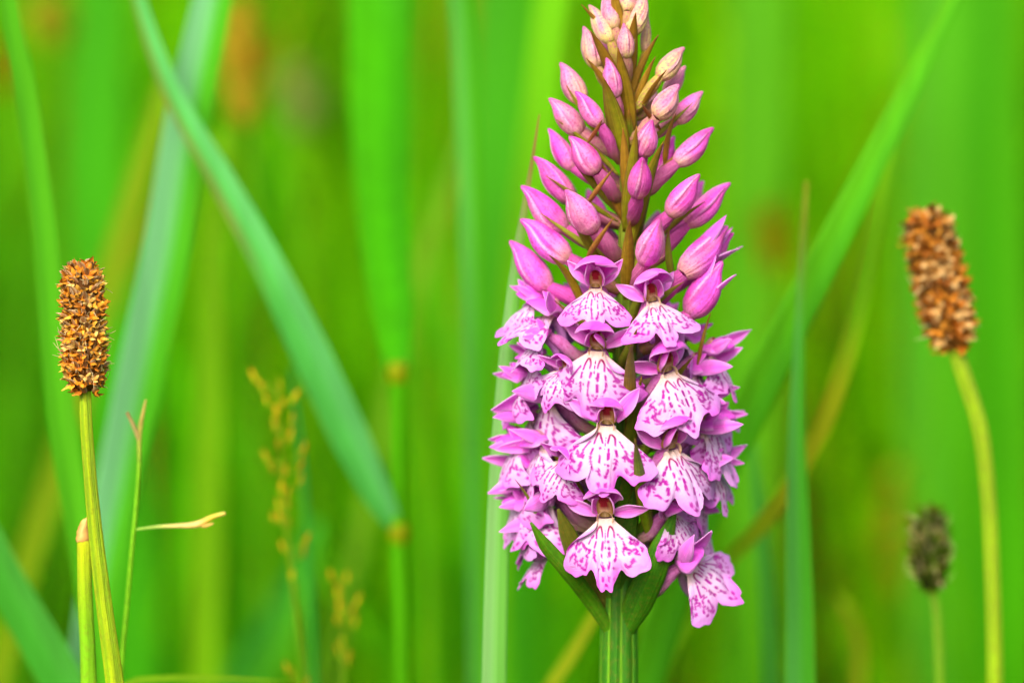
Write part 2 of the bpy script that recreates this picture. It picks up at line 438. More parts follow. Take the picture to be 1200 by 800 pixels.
B('wide blurred blade upright between orchid buds and slanting blade', [(896, -220), (890, 0), (884, 180), (876, 360), (880, 560)], [40, 64, 70, 66, 60], 3900, (96, 188, 20))
B('pale blade beside the orchid stem on its plantain bud side', [(792, 560), (780, 660), (768, 740), (758, 820)], [16, 26, 32, 32], 560, (116, 202, 24), (100, 196, 40))
B('yellow blade leaning behind the orchid stem near the lower edge', [(712, 690), (696, 722), (672, 764), (640, 815)], [6, 12, 15, 15], 560, (165, 190, 20))
B('broad teal blade rising at the lower edge behind the panicle', [(372, 610), (348, 690), (318, 750), (286, 815)], [14, 40, 56, 60], 1900, (70, 180, 44), (86, 190, 24))
B('thin olive blade leaning behind the reed leaf near the centre', [(548, 150), (528, 215), (508, 270), (490, 330)], [10, 18, 20, 18], 2100, (128, 190, 30))
B('mid green blade leaning beside the reed stem', [(505, 290), (530, 420), (556, 560), (572, 700), (582, 820)], [12, 22, 28, 30, 30], 2700, (104, 200, 16))
B('soft green blade at the far right edge behind the tall plantain', [(1172, -80), (1168, 150), (1176, 400), (1184, 700)], [40, 60, 66, 60], 3300, (66, 172, 0), (80, 180, 0))
B('broad green blade leaning behind the plantain in the upper corner', [(128, -160), (122, 20), (112, 180), (120, 330), (140, 520)], [40, 64, 70, 66, 60], 3600, (72, 184, 14))
B('olive green blade curving low under the dark bud head', [(985, 700), (1004, 735), (1008, 780), (1002, 840)], [6, 12, 14, 14], 1300, (150, 170, 20))
B('thin grass leaf lying almost level along the lower left edge', [(345, 799), (290, 796), (230, 794), (175, 796), (140, 802), (120, 830)], [1.5, 4, 6, 7, 7, 6], 250, (150, 200, 20), (130, 195, 20), yaw=0.1)

# reed with two leaves: stem, nodes, leaves move together
def reed():
    base = np.array(at(470, 800, 640)); base[2] = 0
    t = thing('reed', 'tall reed with broad upright leaf and long slanting teal leaf', 'reed', base)
    P = [at(466, 432, 640), at(466, 520, 640), at(466, 622, 640), at(470, 720, 640), at(471, 820, 640)]
    P += [P[-1] * [1, 1, 0.5], P[-1] * [1, 1, 0] - [0, 0, 0.004]]
    C = catmull(P, 30); k = PX * 1.19
    G, a = tube(C, np.linspace(10, 12, 30) * k, 12)
    cc = mixc(lin((84, 182, 0)), lin((92, 184, 6)), np.linspace(0, 1, 30)[:, None] * np.ones((1, 12)))
    grid_obj('stem', G, cc, M_GRASS, t, base, closed=True)
    for (u, v) in ((466, 436), (467, 624)):
        q = [at(u, v + dv, 640) for dv in (-12, -5, 0, 5, 12)]
        G, a = tube(q, np.array([10.5, 12.5, 13.5, 12.5, 10.5]) * k, 12)
        grid_obj('node', G, lin((150, 166, 6)) * np.ones((5, 12, 1)), M_GRASS, t, base, closed=True)
    def leaf(pts, wd, dep, c1, c2, yaw, stain=None):
        G, tt, s = blade_mesh_grid(pts, wd, dep, yaw, 0.22, n=50, ground=False)
        C = mixc(lin(c1), lin(c2), sst(-0.2, 0.2, s)[None] * np.ones((50, 1))) * (1 + 0.08 * np.cos(s * 14))[None, :, None]
        if stain:
            m = (1 - sst(0.45, 0.62, tt))[:, None] * (np.abs(s + 0.75) < 0.4)[None]
            C = mixc(C, lin(stain), m * 0.8)
        grid_obj('leaf', G, C, M_GRASS, t, base, thick=0.0002)
    leaf([(430, -330), (442, -150), (446, 0), (447, 130), (452, 260), (460, 360), (466, 434)], [10, 56, 76, 74, 62, 50, 30], [1500, 1400, 1300, 1120, 920, 740, 642], (72, 180, 0), (62, 168, 0), 0.12)
    leaf([(140, -110), (166, 10), (206, 116), (262, 214), (318, 316), (364, 410), (410, 510), (446, 586), (466, 622)], [5, 16, 24, 31, 38, 46, 46, 34, 16], [560, 545, 535, 535, 540, 560, 590, 620, 638], (92, 200, 84), (112, 210, 116), 0.1, stain=(140, 150, 70))
reed()

# thin culms in the blur
def culm(label, pts, w, depth, col, group='thin grass stems'):
    P = [at(u, v, depth) for u, v in pts]; q = P[-1]
    P += [q * [1, 1, 0.5], q * [1, 1, 0] - [0, 0, 0.004]]
    C = catmull(P, 36)
    G, a = tube(C, np.linspace(0.7, 1.1, 36) * w * 0.5 * PX * (0.5 + depth * PX) / 0.5, 8)
    base = C[-1]
    o = grid_obj('grass_culm', G, lin(col) * np.ones((36, 8, 1)), M_GRASS, None, base, closed=True)
    o.location = base
    tag(o, label, 'grass stem', group)
culm('thin green grass stem running up beside the broad reed leaf', [(486, -120), (484, 100), (478, 260), (490, 420), (500, 600), (505, 820)], 9, 1700, (120, 200, 20))
culm('thin dark stem hugging the seed panicle in the blur', [(342, 430), (352, 520), (362, 640), (368, 800)], 10, 700, (60, 165, 50))

# ================================================================= the orchid
def axis_x(v): return float(np.interp(v, [-30, 0, 120, 300, 450, 700, 800], [731, 732, 737, 737, 731, 726, 725]))
def env_r(v): return float(np.interp(v, [-30, 0, 40, 100, 200, 300, 400, 500, 600, 700], [12, 22, 38, 66, 97, 116, 130, 136, 128, 112]))
ORCHID_BASE = np.array(at(725, 800, 0)); ORCHID_BASE[2] = 0.0
ORCHID = thing('spotted_orchid', 'tall pink spotted orchid with a dense spike of patterned flowers and buds', 'orchid', ORCHID_BASE)
OB = ORCHID_BASE
def opart(name, P, C, mat, parent=None, closed=False, thick=0.0):
    return grid_obj(name, P, C, mat, parent or ORCHID, OB, closed, thick)

def build_stem():
    vs = [-8, 40, 120, 220, 330, 450, 570, 690, 800]
    P = [at(axis_x(v), v, 0) for v in vs]
    rad = [3.5, 6, 9, 11, 13, 15, 18, 22, 23.5]
    q = P[-1]; P += [q * [1, 1, 0.66], q * [1, 1, 0.33], np.array([q[0] + 0.002, q[1], -0.006])]; rad += [25, 27, 26]
    n = 120
    C = catmull(P, n); r = np.interp(np.linspace(0, 1, n), np.linspace(0, 1, len(rad)), rad) * PX
    nr = 96
    G, a = tube(C, r, nr)
    ribs = np.abs(np.sin(a * 4.5 + 0.35)) ** 0.55            # rounded columns with sharp grooves
    amp = 0.13 * sst(0.25, 0.6, np.linspace(0, 1, n))
    G = C[:, None] + (G - C[:, None]) * (1 - amp[:, None] * (1 - ribs)[None])[..., None]
    col = mixc(lin((110, 170, 24)), lin((46, 112, 6)), sst(0.25, 0.62, ribs)[None] * np.ones((n, 1)))
    top = mixc(lin((120, 130, 20)), col, sst(0.2, 0.55, np.linspace(0, 1, n))[:, None] * np.ones((1, nr)))
    top = top * (1 + sm_noise((n, nr), (30, 24), 0.05))[..., None]
    opart('stem', G, top, M_STEM, closed=True)
build_stem()

PINK = lin((252, 102, 248)); DPINK = lin((242, 50, 226)); PALE = lin((248, 206, 252)); MAG = lin((205, 10, 190)); RED = lin((165, 16, 44))
CREAM = lin((222, 200, 130)); LILAC = lin((226, 146, 242)); PURP = lin((150, 40, 150)); WHITE = lin((230, 200, 238)); GRN = lin((120, 150, 24))

# ---- lip -------------------------------------------------------------------
LIP_HALF = np.array([(0.12, 0.0), (0.125, 0.09), (0.155, 0.17), (0.29, 0.255), (0.48, 0.325), (0.625, 0.41), (0.69, 0.52), (0.685, 0.62), (0.63, 0.71), (0.54, 0.775), (0.42, 0.795), (0.30, 0.765), (0.205, 0.70), (0.175, 0.78), (0.12, 0.90), (0.06, 0.98), (0.0, 1.0)])
def lip_outline(n, r, wide=1.0, mid=1.0, cren=0.032):
    L = LIP_HALF[::-1].copy(); Rr = LIP_HALF.copy()
    L = np.array([(-x, y) for x, y in LIP_HALF]); full = np.vstack([L, Rr[::-1][1:]])
    full = full + r.normal(0, 0.022, full.shape) * np.minimum(1, full[:, 1:2] * 3)
    full[:, 0] *= wide
    full[:, 1] = np.where(full[:, 1] > 0.74, 0.74 + (full[:, 1] - 0.74) * mid, full[:, 1])
    c = catmull(full, n * 4)
    cl = np.concatenate([[0], np.cumsum(np.linalg.norm(np.diff(c, axis=0), axis=1))])
    tt = np.linspace(0, cl[-1], n)
    c = np.stack([np.interp(tt, cl, c[:, k]) for k in range(2)], 1)
    u = np.linspace(-1, 1, n)
    cr = cren * (np.sin(u * 33 + r.uniform(0, 6)) * 0.6 + np.sin(u * 61 + r.uniform(0, 6)) * 0.4) * sst(0.3, 0.5, c[:, 1])
    cen = np.array([0, 0.45]); d = c - cen
    return cen + d * (1 + cr)[:, None]
def stroke_mask(XY, strokes):
    m = np.zeros(XY.shape[:2])
    X = XY.reshape(-1, 2)
    out = np.zeros(len(X))
    for pts, hw in strokes:
        pts = np.asarray(pts, float)
        if len(pts) == 1: pts = np.vstack([pts, pts + 1e-4])
        best = np.full(len(X), 9.0)
        for a, b in zip(pts[:-1], pts[1:]):
            ab = b - a; t = np.clip(((X - a) @ ab) / (ab @ ab + 1e-9), 0, 1)
            best = np.minimum(best, np.linalg.norm(X - a - t[:, None] * ab, axis=1))
        out = np.maximum(out, 1 - sst(hw * 0.74, hw * 1.3, best))
    return out.reshape(m.shape)
def lip_strokes(r, wide):
    S = []
    def line(pts, hw, breaks=True):
        p = catmull(np.asarray(pts, float) + r.normal(0, 0.008, (len(pts), 2)), 16)
        if not breaks: S.append((p, hw)); return
        i = 0
        while i < 14:
            k = int(r.integers(1, 5)); S.append((p[i:min(i + k, 16)], hw * r.uniform(0.75, 1.3))); i += k + int(r.integers(0, 3))
    for sg in (-1, 1):
        # arches near the throat, running down as long double lines
        line([(sg * 0.045, 0.20), (sg * 0.05, 0.12), (sg * 0.085, 0.06), (sg * 0.125, 0.12), (sg * 0.145, 0.22)], 0.0145, False)
        line([(sg * 0.05, 0.28), (sg * 0.06, 0.45), (sg * 0.055, 0.62), (sg * 0.03, 0.72)], 0.019)
        line([(sg * 0.155, 0.29), (sg * 0.17, 0.40), (sg * 0.16, 0.52), (sg * 0.13, 0.6)], 0.018)
        line([(sg * 0.19, 0.17), (sg * 0.26, 0.27), (sg * 0.32, 0.40)], 0.017)
        hk = r.uniform(0, 0.06)
        line([(sg * 0.27, 0.38), (sg * 0.29, 0.52), (sg * 0.33, 0.63 + hk), (sg * 0.40, 0.62), (sg * 0.43, 0.55)], 0.02)
        for k in range(int(r.integers(22, 30))):                 # dashes and dots over the side lobe
            a = r.uniform(0.62, 1.28); q = r.uniform(0.42, 0.74)
            c = np.array([math.sin(a) * q, math.cos(a) * q + 0.05])
            c[0] = min(c[0], 0.62)
            if c[1] > 0.68: c[1] = 0.68
            d = np.array([math.sin(a), math.cos(a)]) * r.uniform(0.0, 0.028)
            if r.random() < 0.3: d = np.array([d[1], -d[0]])
            S.append(([(sg * (c[0] - d[0]) * wide, c[1] - d[1]), (sg * (c[0] + d[0]) * wide, c[1] + d[1])], r.uniform(0.014, 0.025)))
        S.append(([(sg * 0.05, 0.80), (sg * 0.045, 0.84)], 0.024))
    if r.random() < 0.8: S.append(([(0.0, 0.90), (0.01, 0.91)], 0.026))
    line([(0.0, 0.10), (0.0, 0.30)], 0.009)
    for k in range(7):
        S.append(([(r.uniform(-0.26, 0.26), r.uniform(0.32, 0.7))], r.uniform(0.012, 0.019)))
    return S
def lip_grid(L, r, drop=(45, 85), reflex=0.35, wide=1.0, mid=1.0, ruffle=0.03, fold=0.0, skew=0.0, nu=60, nv=116):
    O = lip_outline(nv, r, wide, mid)
    w = np.linspace(-1, 1, nv)
    Bs = np.stack([0.12 * w, np.zeros(nv)], 1)
    rho = np.linspace(0, 1, nu) ** 0.9
    XY = Bs[None] * (1 - rho[:, None, None]) + O[None] * rho[:, None, None]
    X, Y = XY[..., 0], XY[..., 1]
    ds = np.linspace(0, 1.15, 80); a = np.radians(drop[0] + (drop[1] - drop[0]) * np.minimum(ds / 0.7, 1))
    py = np.concatenate([[0], np.cumsum(np.cos(a[1:]) * (ds[1] - ds[0]))]); pz = np.concatenate([[0], np.cumsum(-np.sin(a[1:]) * (ds[1] - ds[0]))])
    aa = np.interp(Y, ds, a)
    fy, fz = np.interp(Y, ds, py), np.interp(Y, ds, pz)
    ny, nz = np.sin(aa), np.cos(aa)                       # outward normal of the lip's profile
    edge = np.abs(w)[None] ** 0 * rho[:, None] ** 4
    H = -reflex * X * X * 1.3 - fold * np.abs(X) + ruffle * edge * np.sin(w * 9 + r.uniform(0, 6))[None] * (np.abs(X) > 0.1)
    H = H + sm_noise(X.shape, (4, 7), 0.020, r) * rho[:, None] + skew * X * Y
    # raised pair of ridges at the throat
    H = H + 0.02 * np.exp(-((np.abs(X) - 0.09) / 0.03) ** 2) * np.exp(-(Y / 0.2) ** 2)
    P = np.stack([X, fy + ny * H, fz + nz * H], -1) * L
    base = mixc(WHITE, LILAC, np.clip(sst(0.25, 0.78, np.hypot(X, Y * 0.9 - 0.15)) * 0.9 + sm_noise(X.shape, (5, 7), 0.10, r), 0, 1))
    pinkish = np.clip(rho[:, None] ** 5 * (0.5 + sm_noise(X.shape, (1, 9), 0.4, r)), 0, 0.8)
    base = mixc(base, PINK, pinkish)
    base = mixc(base, lin((234, 206, 190)), (1 - sst(0.05, 0.24, Y)) * 0.85)
    m = stroke_mask((XY / np.array([wide, 1]) - np.array([0, 0.07])) / np.array([1, 0.93]), lip_strokes(r, 1.0))
    sc = mixc(lin((172, 0, 160)), lin((146, 8, 60)), 1 - sst(0.08, 0.28, Y))
    return P, mixc(base, sc, np.clip(m * (0.97 + sm_noise(X.shape, (14, 18), 0.08, r)), 0, 1))

def petal_col(t, s, r, base=PINK, rim=PALE, deep=DPINK, root=None):
    c = mixc(np.broadcast_to(base, t.shape + (3,)), deep, np.clip(0.75 * np.exp(-(s / 0.3) ** 2) * (0.7 + sm_noise(t.shape, (2, 4), 0.4, r)) + 0.2 * (1 - t), 0, 1))
    c = mixc(c, rim, np.clip(sst(0.72, 1.0, np.abs(s)) * 0.75, 0, 1))
    c = mixc(c, rim, np.clip(sm_noise(t.shape, (4, 3), 0.16, r), 0, 0.5))
    if root is not None: c = mixc(c, root, (1 - sst(0.0, 0.25, t)) * 0.8)
    return c

def flower(u, v, d=None, az=None, pitch=0.0, roll=0.0, size=76.0, seed=0, drop=(50, 88), reflex=0.35, wide=1.0, mid=1.0, fold=0.0, ruffle=0.03,
           hood=1.0, sep_az=100, sep_el=42, sep=0.85, ovary=True, skew=0.0, hood_el=80, tint=0.0, lip_nu=60):
    r = np.random.default_rng(1000 + seed)
    ax = axis_x(v); dx = u - ax; rf = 0.62 * env_r(v)
    if d is None: d = -math.sqrt(max(rf * rf - dx * dx, 0))
    if az is None: az = math.degrees(math.atan2(dx, max(-d, 5)))
    az += r.normal(0, 5); roll += r.normal(0, 6); pitch += r.normal(0, 4); size *= r.uniform(0.94, 1.04)
    O = at(u, v, d); k = PX * size / 76.0
    A, p, q = R_(az), R_(pitch), R_(roll)
    F = np.array([math.sin(A) * math.cos(p), -math.cos(A) * math.cos(p), math.sin(p)])
    Rv = np.array([math.cos(A), math.sin(A), 0.0]); U = np.cross(F, Rv)
    Rv, U = Rv * math.cos(q) + U * math.sin(q), U * math.cos(q) - Rv * math.sin(q)
    def W(P):
        return O + k * (P[..., 0:1] * Rv + P[..., 1:2] * F + P[..., 2:3] * U)
    # throat and spur: the flower's own mesh
    path = np.array([(0, 3.5, -5), (0, 0, -4), (0, -5, -5), (0, -11, -8), (0, -20, -15), (0, -29, -26), (0, -35, -39), (0, -37, -50), (0, -37, -54)], float)
    C = catmull(path, 22); rr = np.interp(np.linspace(0, 1, 22), [0, 0.06, 0.2, 0.4, 0.7, 0.93, 1], [8.5, 7.2, 6.5, 6.2, 5.0, 3.6, 0.6])
    G, a = tube(C, rr, 14)
    tt = np.linspace(0, 1, 22)[:, None] * np.ones((1, 14))
    c = mixc(np.broadcast_to(lin((238, 206, 160)), tt.shape + (3,)), lin((170, 110, 150)), sst(0.05, 0.14, tt))
    c = mixc(c, lin((226, 150, 236)), sst(0.2, 0.4, tt))
    mark = (np.sin(a * 5 + 1)[None] > 0.55) * (tt < 0.07)
    c = mixc(c, lin((175, 40, 40)), mark * 0.8)
    fl = opart('flower', W(G), c, M_PETAL, closed=True)
    # lip
    P, c = lip_grid(76.0 * r.uniform(0.93, 1.02), r, (drop[0] + r.normal(0, 4), drop[1] + r.normal(0, 5)), reflex * r.uniform(0.7, 1.7), wide * r.uniform(0.94, 1.06), mid * r.uniform(0.9, 1.15),
                    ruffle * r.uniform(1.0, 2.4), fold + r.uniform(0, 0.12), skew + r.normal(0, 0.12), nu=lip_nu)
    P = P + np.array([0, -2.0, -4.5])
    opart('lip', W(P), c, M_LIP, fl, thick=0.00012)
    # column: cream hood with dark red pollen sacs
    C = catmull(np.array([(0, -7, 1), (0, -3, 6), (0, 1.5, 11), (0, 4.0, 14.5), (0, 4.6, 17)], float), 12)
    G, a = tube(C, np.array([7.5, 7.6, 7.4, 7.2, 7.0, 6.6, 6.2, 5.6, 4.9, 4.0, 2.8, 0.6]), 16, flat=0.8)
    G[..., 0] *= 1.15
    G = G * np.array([1.1, 1.1, 1.15])
    C = C * np.array([1.1, 1.1, 1.15])
    fr = np.cos(a)[None] * np.ones((12, 1)); tt = np.linspace(0, 1, 12)[:, None] * np.ones((1, 16))
    # the front of the column faces local +y
    front = (G[..., 1] - C[:, None, 1]) / (np.abs(G[..., 1] - C[:, None, 1]).max(1, keepdims=True) + 1e-9)
    xx = np.abs(G[..., 0])
    c = np.broadcast_to(lin((236, 196, 158)), tt.shape + (3,))
    c = mixc(c, lin((205, 120, 170)), (front < 0) * 0.8)
    c = mixc(c, lin((205, 160, 30)), (xx > 3.5) * (front > 0) * (tt < 0.55) * 0.7)
    c = mixc(c, RED, (xx < 5.2) * (front > -0.2) * sst(0.30, 0.42, tt))
    opart('column', W(G), c, M_PETAL, fl, closed=True)
    def pet(nm, root, D, N, L, Wd, **kw):
        colk = {x: kw.pop(x) for x in ('base_c', 'rim_c', 'deep_c') if x in kw}
        P, t, s = petal_grid(L, Wd, phase=r.uniform(0, 6), nu=18, nv=11, **kw)
        P = frame_to(P, np.asarray(root, float), D, N)
        c = petal_col(t, s, r, colk.get('base_c', PINK), colk.get('rim_c', PALE), colk.get('deep_c', DPINK))
        if tint: c = mixc(c, LILAC, np.full(t.shape, tint))
        return opart(nm, W(P), c, M_PETAL, fl, thick=0.00013)
    j = lambda x: r.normal(0, x)
    h = hood
    el = R_(hood_el + j(4))
    pet('hood', (0, -11, 10), (0, math.cos(el), math.sin(el)), (0, -math.sin(el), math.cos(el)), (56 if hood_el > 60 else 46) * h, 56 * h, cup=1.15, bend=-R_((122 if hood_el > 60 else 62) + j(8)), tip=0.65, base=0.45, belly=0.55, ruffle=0.04)
    for sg in (-1, 1):
        e2 = R_(40 + j(4)); a2 = R_(28 + j(4))
        D = np.array([sg * math.sin(a2) * math.cos(e2), math.cos(a2) * math.cos(e2), math.sin(e2)])
        Nn = np.array([sg * 0.85, -0.25, 0.5])
        pet('petal', (sg * 6.5, -6, 3), D, Nn, 32 * h, 19 * h, cup=0.8, bend=-R_(40 + j(10)), tip=0.8, base=0.55, belly=0.45, ruffle=0.03, base_c=lin((252, 120, 250)))
        e3 = R_(sep_el + j(8)); a3 = R_(sep_az + j(8))
        D = np.array([sg * math.sin(a3) * math.cos(e3), math.cos(a3) * math.cos(e3), math.sin(e3)])
        Nn = np.array([sg * 0.1, -1.0, 0.35]) if sep_az > 50 else np.array([sg * 0.9, 0.1, 0.35])
        pet('sepal', (sg * 8, -7, 1), D, Nn, (50 if sep_az > 50 else 58) * sep, (21 if sep_az > 50 else 19) * sep, cup=0.7, bend=-R_(18 + j(14)), tip=0.85, base=0.45, belly=0.45, ruffle=0.05, twist=sg * R_(12 + j(10)),
            base_c=lin((252, 146, 252)), rim_c=lin((250, 206, 254)))
    if ovary:
        back = O + k * (-9 * F - 2 * U)
        va = v + 46 * size / 76.0
        S = at(axis_x(va), va, 0)
        mid_ = (back + S) * 0.5 - np.array([0, 0, 0.0012]) + nrm(np.array([F[0], F[1], 0])) * 0.0012
        C = catmull([back, (back * 0.6 + mid_ * 0.4) + U * 0.0003, mid_, S], 16)
        G, a = tube(C, np.interp(np.linspace(0, 1, 16), [0, 0.3, 0.7, 1], [5.5, 7.5, 7.0, 4.5]) * PX, 18, ribs=6, rib_amp=0.08, twist=2.5)
        tt = np.linspace(0, 1, 16)[:, None] * np.ones((1, 18))
        c = mixc(np.broadcast_to(lin((216, 120, 204)), tt.shape + (3,)), lin((130, 140, 30)), sst(0.25, 1.0, tt))
        opart('ovary', G, c, M_BUD, fl, closed=True)
    return fl

# ---- buds ------------------------------------------------------------------
def bud(tip, base, w, young=0.0, back=None, seed=0, bdepth=None, tdepth=None, stalk=None, opening=0.0, dull=0.0):
    r = np.random.default_rng(3000 + seed)
    (tu, tv), (bu, bv) = tip, base
    def dep(u, v, f):
        rr = env_r(v) * f; dx = u - axis_x(v)
        return -math.sqrt(max(rr * rr - dx * dx, 0))
    dt = dep(tu, tv, 1.0) if tdepth is None else tdepth
    db = dep(bu, bv, 0.62) if bdepth is None else bdepth
    if back: dt, db = back + 8, back * 0.6
    T, Bp = at(tu, tv, dt), at(bu, bv, db)
    L = np.linalg.norm(T - Bp); D = (T - Bp) / L
    up = nrm(np.array([0, 0, 1.0]) - D * D[2])
    m1 = Bp + D * L * 0.45 - up * L * 0.05 * (1 - abs(D[2]))
    hz = nrm(np.array([D[0], D[1], 0.0])); lat = abs(tu - bu) / (abs(tu - bu) + abs(tv - bv) + 1e-6)
    beak = r.uniform(0.07, 0.15) * (0.4 + lat)
    C = arc([Bp, m1, Bp + D * L * 0.82 + up * L * beak * 0.2, T + hz * L * beak * 0.5 + up * L * beak * 0.3], 30)
    prof = np.interp(np.linspace(0, 1, 30), [0, 0.05, 0.16, 0.36, 0.50, 0.64, 0.76, 0.85, 0.92, 0.97, 1], [0.42, 0.66, 0.90, 1.0, 0.95, 0.78, 0.55, 0.37, 0.25, 0.17, 0.03])
    n = 48
    G, a = tube(C, prof * w * 0.5 * PX * 0.87, n, twist=0.5)
    ph = r.uniform(0, 2 * math.pi)
    saw = ((a + ph) / (2 * math.pi) * 3) % 1.0                # three overlapping sepals
    step = 1 + 0.13 * (saw - 0.5) - 0.14 * np.exp(-(saw / 0.05) ** 2) + 0.05 * np.sin(saw * math.pi)
    tt = np.linspace(0, 1, 30)
    k = 1 + (step[None] - 1) * sst(0.03, 0.3, tt)[:, None] * (1 - 0.5 * sst(0.85, 1, tt))[:, None]
    G = C[:, None] + (G - C[:, None]) * k[..., None]
    T2 = tt[:, None] * np.ones((1, n))
    ripe = mixc(lin((240, 96, 230)), lin((206, 56, 160)), np.clip(0.3 + 0.35 * dull + sm_noise(T2.shape, (4, 8), 0.3, r), 0, 1))
    unripe = mixc(lin((226, 205, 130)), lin((224, 150, 176)), np.clip(0.25 + sst(0.45, 1, T2) * 0.5 + sm_noise(T2.shape, (3, 7), 0.28, r), 0, 1))
    c = mixc(ripe, unripe, np.clip(young + 0.3 * (1 - sst(0.05, 0.35, T2)) + sm_noise(T2.shape, (2, 5), 0.15, r), 0, 1))
    vein = (np.sin(saw * math.pi * 10)[None] > 0.75) * np.clip(0.3 + sm_noise(T2.shape, (6, 12), 0.4, r), 0, 0.55) * sst(0.12, 0.4, T2)
    c = mixc(c, lin((190, 40, 120)), vein * (0.5 + 0.4 * young))
    c = mixc(c, lin((246, 205, 244)), np.exp(-((saw - 0.93) / 0.06) ** 2)[None] * sst(0.1, 0.4, T2) * 0.6 * (1 - 0.5 * young))
    c = mixc(c, lin((160, 30, 110)), np.exp(-(np.minimum(saw, 1 - saw) / 0.035) ** 2)[None] * sst(0.1, 0.3, T2) * 0.55)
    c = mixc(c, lin((186, 50, 150)), sst(0.9, 1.0, T2) * 0.5)
    c = mixc(c, lin((170, 160, 40)), (1 - sst(0.0, 0.12, T2)) * 0.7 * max(young, 0.35))
    o = opart('bud', G, c, M_BUD, closed=True)
    if stalk is None: stalk = (axis_x(bv + 26), bv + 30)
    S = at(stalk[0], stalk[1], db * 0.25)
    Q = [Bp + D * L * 0.03, Bp * 0.66 + S * 0.34 - D * L * 0.06, Bp * 0.33 + S * 0.67 - np.array([0, 0, 0.0004]), S]
    C = catmull(Q, 14)
    G, a = tube(C, np.interp(np.linspace(0, 1, 14), [0, 0.25, 0.7, 1], [0.21, 0.27, 0.25, 0.17]) * w * PX, 18, ribs=6, rib_amp=0.07, twist=2.2)
    tt = np.linspace(0, 1, 14)[:, None] * np.ones((1, 18))
    a_ = mixc(lin((206, 80, 180)), lin((190, 185, 40)), np.array(young))
    c = mixc(np.broadcast_to(a_, tt.shape + (3,)), mixc(lin((140, 110, 50)), lin((160, 170, 30)), np.array(young)), sst(0.2, 1, tt))
    opart('ovary', G, c, M_BUD, o, closed=True)
    if opening:                                              # a sepal lifting off an opening bud
        for kk, (sgn, ln) in enumerate(((1, 1.02), (-1, 0.92))):
            P, t, s = petal_grid(L * ln / PX, w * 0.62, cup=0.9, bend=sgn * R_(-10), nu=16, nv=9, tip=0.8, base=0.5, ruffle=0.03)
            side = np.cross(D, up)
            Dp = nrm(D + up * 0.28 * opening * sgn + side * 0.1)
            P = frame_to(P * PX, Bp + D * L * 0.05 + up * sgn * w * PX * 0.22, Dp, up * sgn + side * 0.3)
            opart('sepal', P, petal_col(t, s, r, lin((238, 120, 236))), M_PETAL, o, thick=0.00013)
    return o

def bract(tip, base, w, col=(112, 120, 20), tipc=(150, 95, 30), d_tip=None, d_base=None, bend=0.25, seed=0, cup=0.7, edge=(130, 90, 40)):
    r = np.random.default_rng(5000 + seed)
    (tu, tv), (bu, bv) = tip, base
    def dep(u, v, f):
        rr = env_r(v) * f; dx = u - axis_x(v)
        return -math.sqrt(max(rr * rr - dx * dx, 0))
    dt = dep(tu, tv, 0.8) if d_tip is None else d_tip
    db = -6 if d_base is None else d_base * 0.3
    bu = bu * 0.4 + axis_x(bv) * 0.6 if abs(bu - axis_x(bv)) < 34 else bu
    T, Bp = at(tu, tv, dt), at(bu, bv, db)
    L = np.linalg.norm(T - Bp); D = nrm(T - Bp)
    out = np.array([tu - axis_x(tv), 0, 0.0]) * PX + np.array([0, dt * PX * 1.0 - 1e-4, 0])
    N = nrm(nrm(out) + np.array([0, -0.6, 0.0]))
    P, t, s = petal_grid(L / PX, w, cup=cup, bend=bend, theta0=-bend * 0.5, nu=20, nv=9, tip=0.95, base=0.35, belly=0.34, fold=0.12, phase=seed)
    P = frame_to(P * PX, Bp, D, N)
    c = np.broadcast_to(lin(col) * 1.5, t.shape + (3,)) * (1 + 0.12 * np.cos(s * 16))[..., None]
    c = mixc(c, lin(edge), np.clip(sst(0.55, 1.0, np.abs(s)) * 0.7 + sm_noise(t.shape, (5, 3), 0.18, r), 0, 0.9))
    c = mixc(c, lin(tipc), sst(0.72, 1.0, t) * 0.85)
    return opart('bract', P, c, M_BRACT, thick=0.00016)

# buds: tip pixel, base pixel, width
bud((691, 7), (716, 50), 24, 0.85, seed=1, stalk=(726, 82))
bud((709, -14), (720, 34), 24, 0.6, seed=2)
bud((757, -8), (741, 40), 27, 0.85, seed=3, stalk=(735, 66))
bud((759, 18), (755, 62), 14, 1.0, back=18, seed=4, stalk=(745, 95))
bud((731, 27), (735, 68), 22, 0.55, seed=5, stalk=(736, 96), tdepth=-42, bdepth=-34)
bud((684, 31), (700, 80), 26, 0.75, seed=6, stalk=(722, 112))
bud((736, -22), (735, 14), 22, 0.7, seed=40, tdepth=10)
bud((657, 74), (683, 121), 30, 0.6, seed=7, stalk=(722, 160), tdepth=0)
bud((711, 68), (722, 114), 24, 0.3, seed=8, stalk=(727, 150))
bud((801, 57), (772, 92), 27, 0.85, seed=9, stalk=(740, 132))
bud((803, 78), (780, 112), 22, 0.6, back=30, seed=10)
bud((795, 100), (769, 138), 32, 0.5, seed=11, dull=0.6)
bud((823, 108), (791, 143), 26, 0.35, seed=12, tdepth=14)
bud((644, 116), (682, 156), 31, 0.4, seed=13, tdepth=-6)
bud((675, 108), (704, 147), 26, 0.05, seed=14, stalk=(726, 190))
bud((643, 151), (672, 198), 26, 0.05, seed=15, tdepth=16, bdepth=6)
bud((668, 161), (700, 202), 33, 0.15, seed=16, dull=0.6, stalk=(728, 236))
bud((764, 141), (753, 183), 30, 0.15, seed=17, dull=0.7, stalk=(742, 220))
bud((835, 151), (792, 192), 30, 0.15, seed=18, dull=0.4, stalk=(750, 230))
bud((790, 160), (770, 200), 24, 0.0, back=22, seed=19)
bud((627, 185), (671, 234), 31, 0.1, seed=20, dull=0.3)
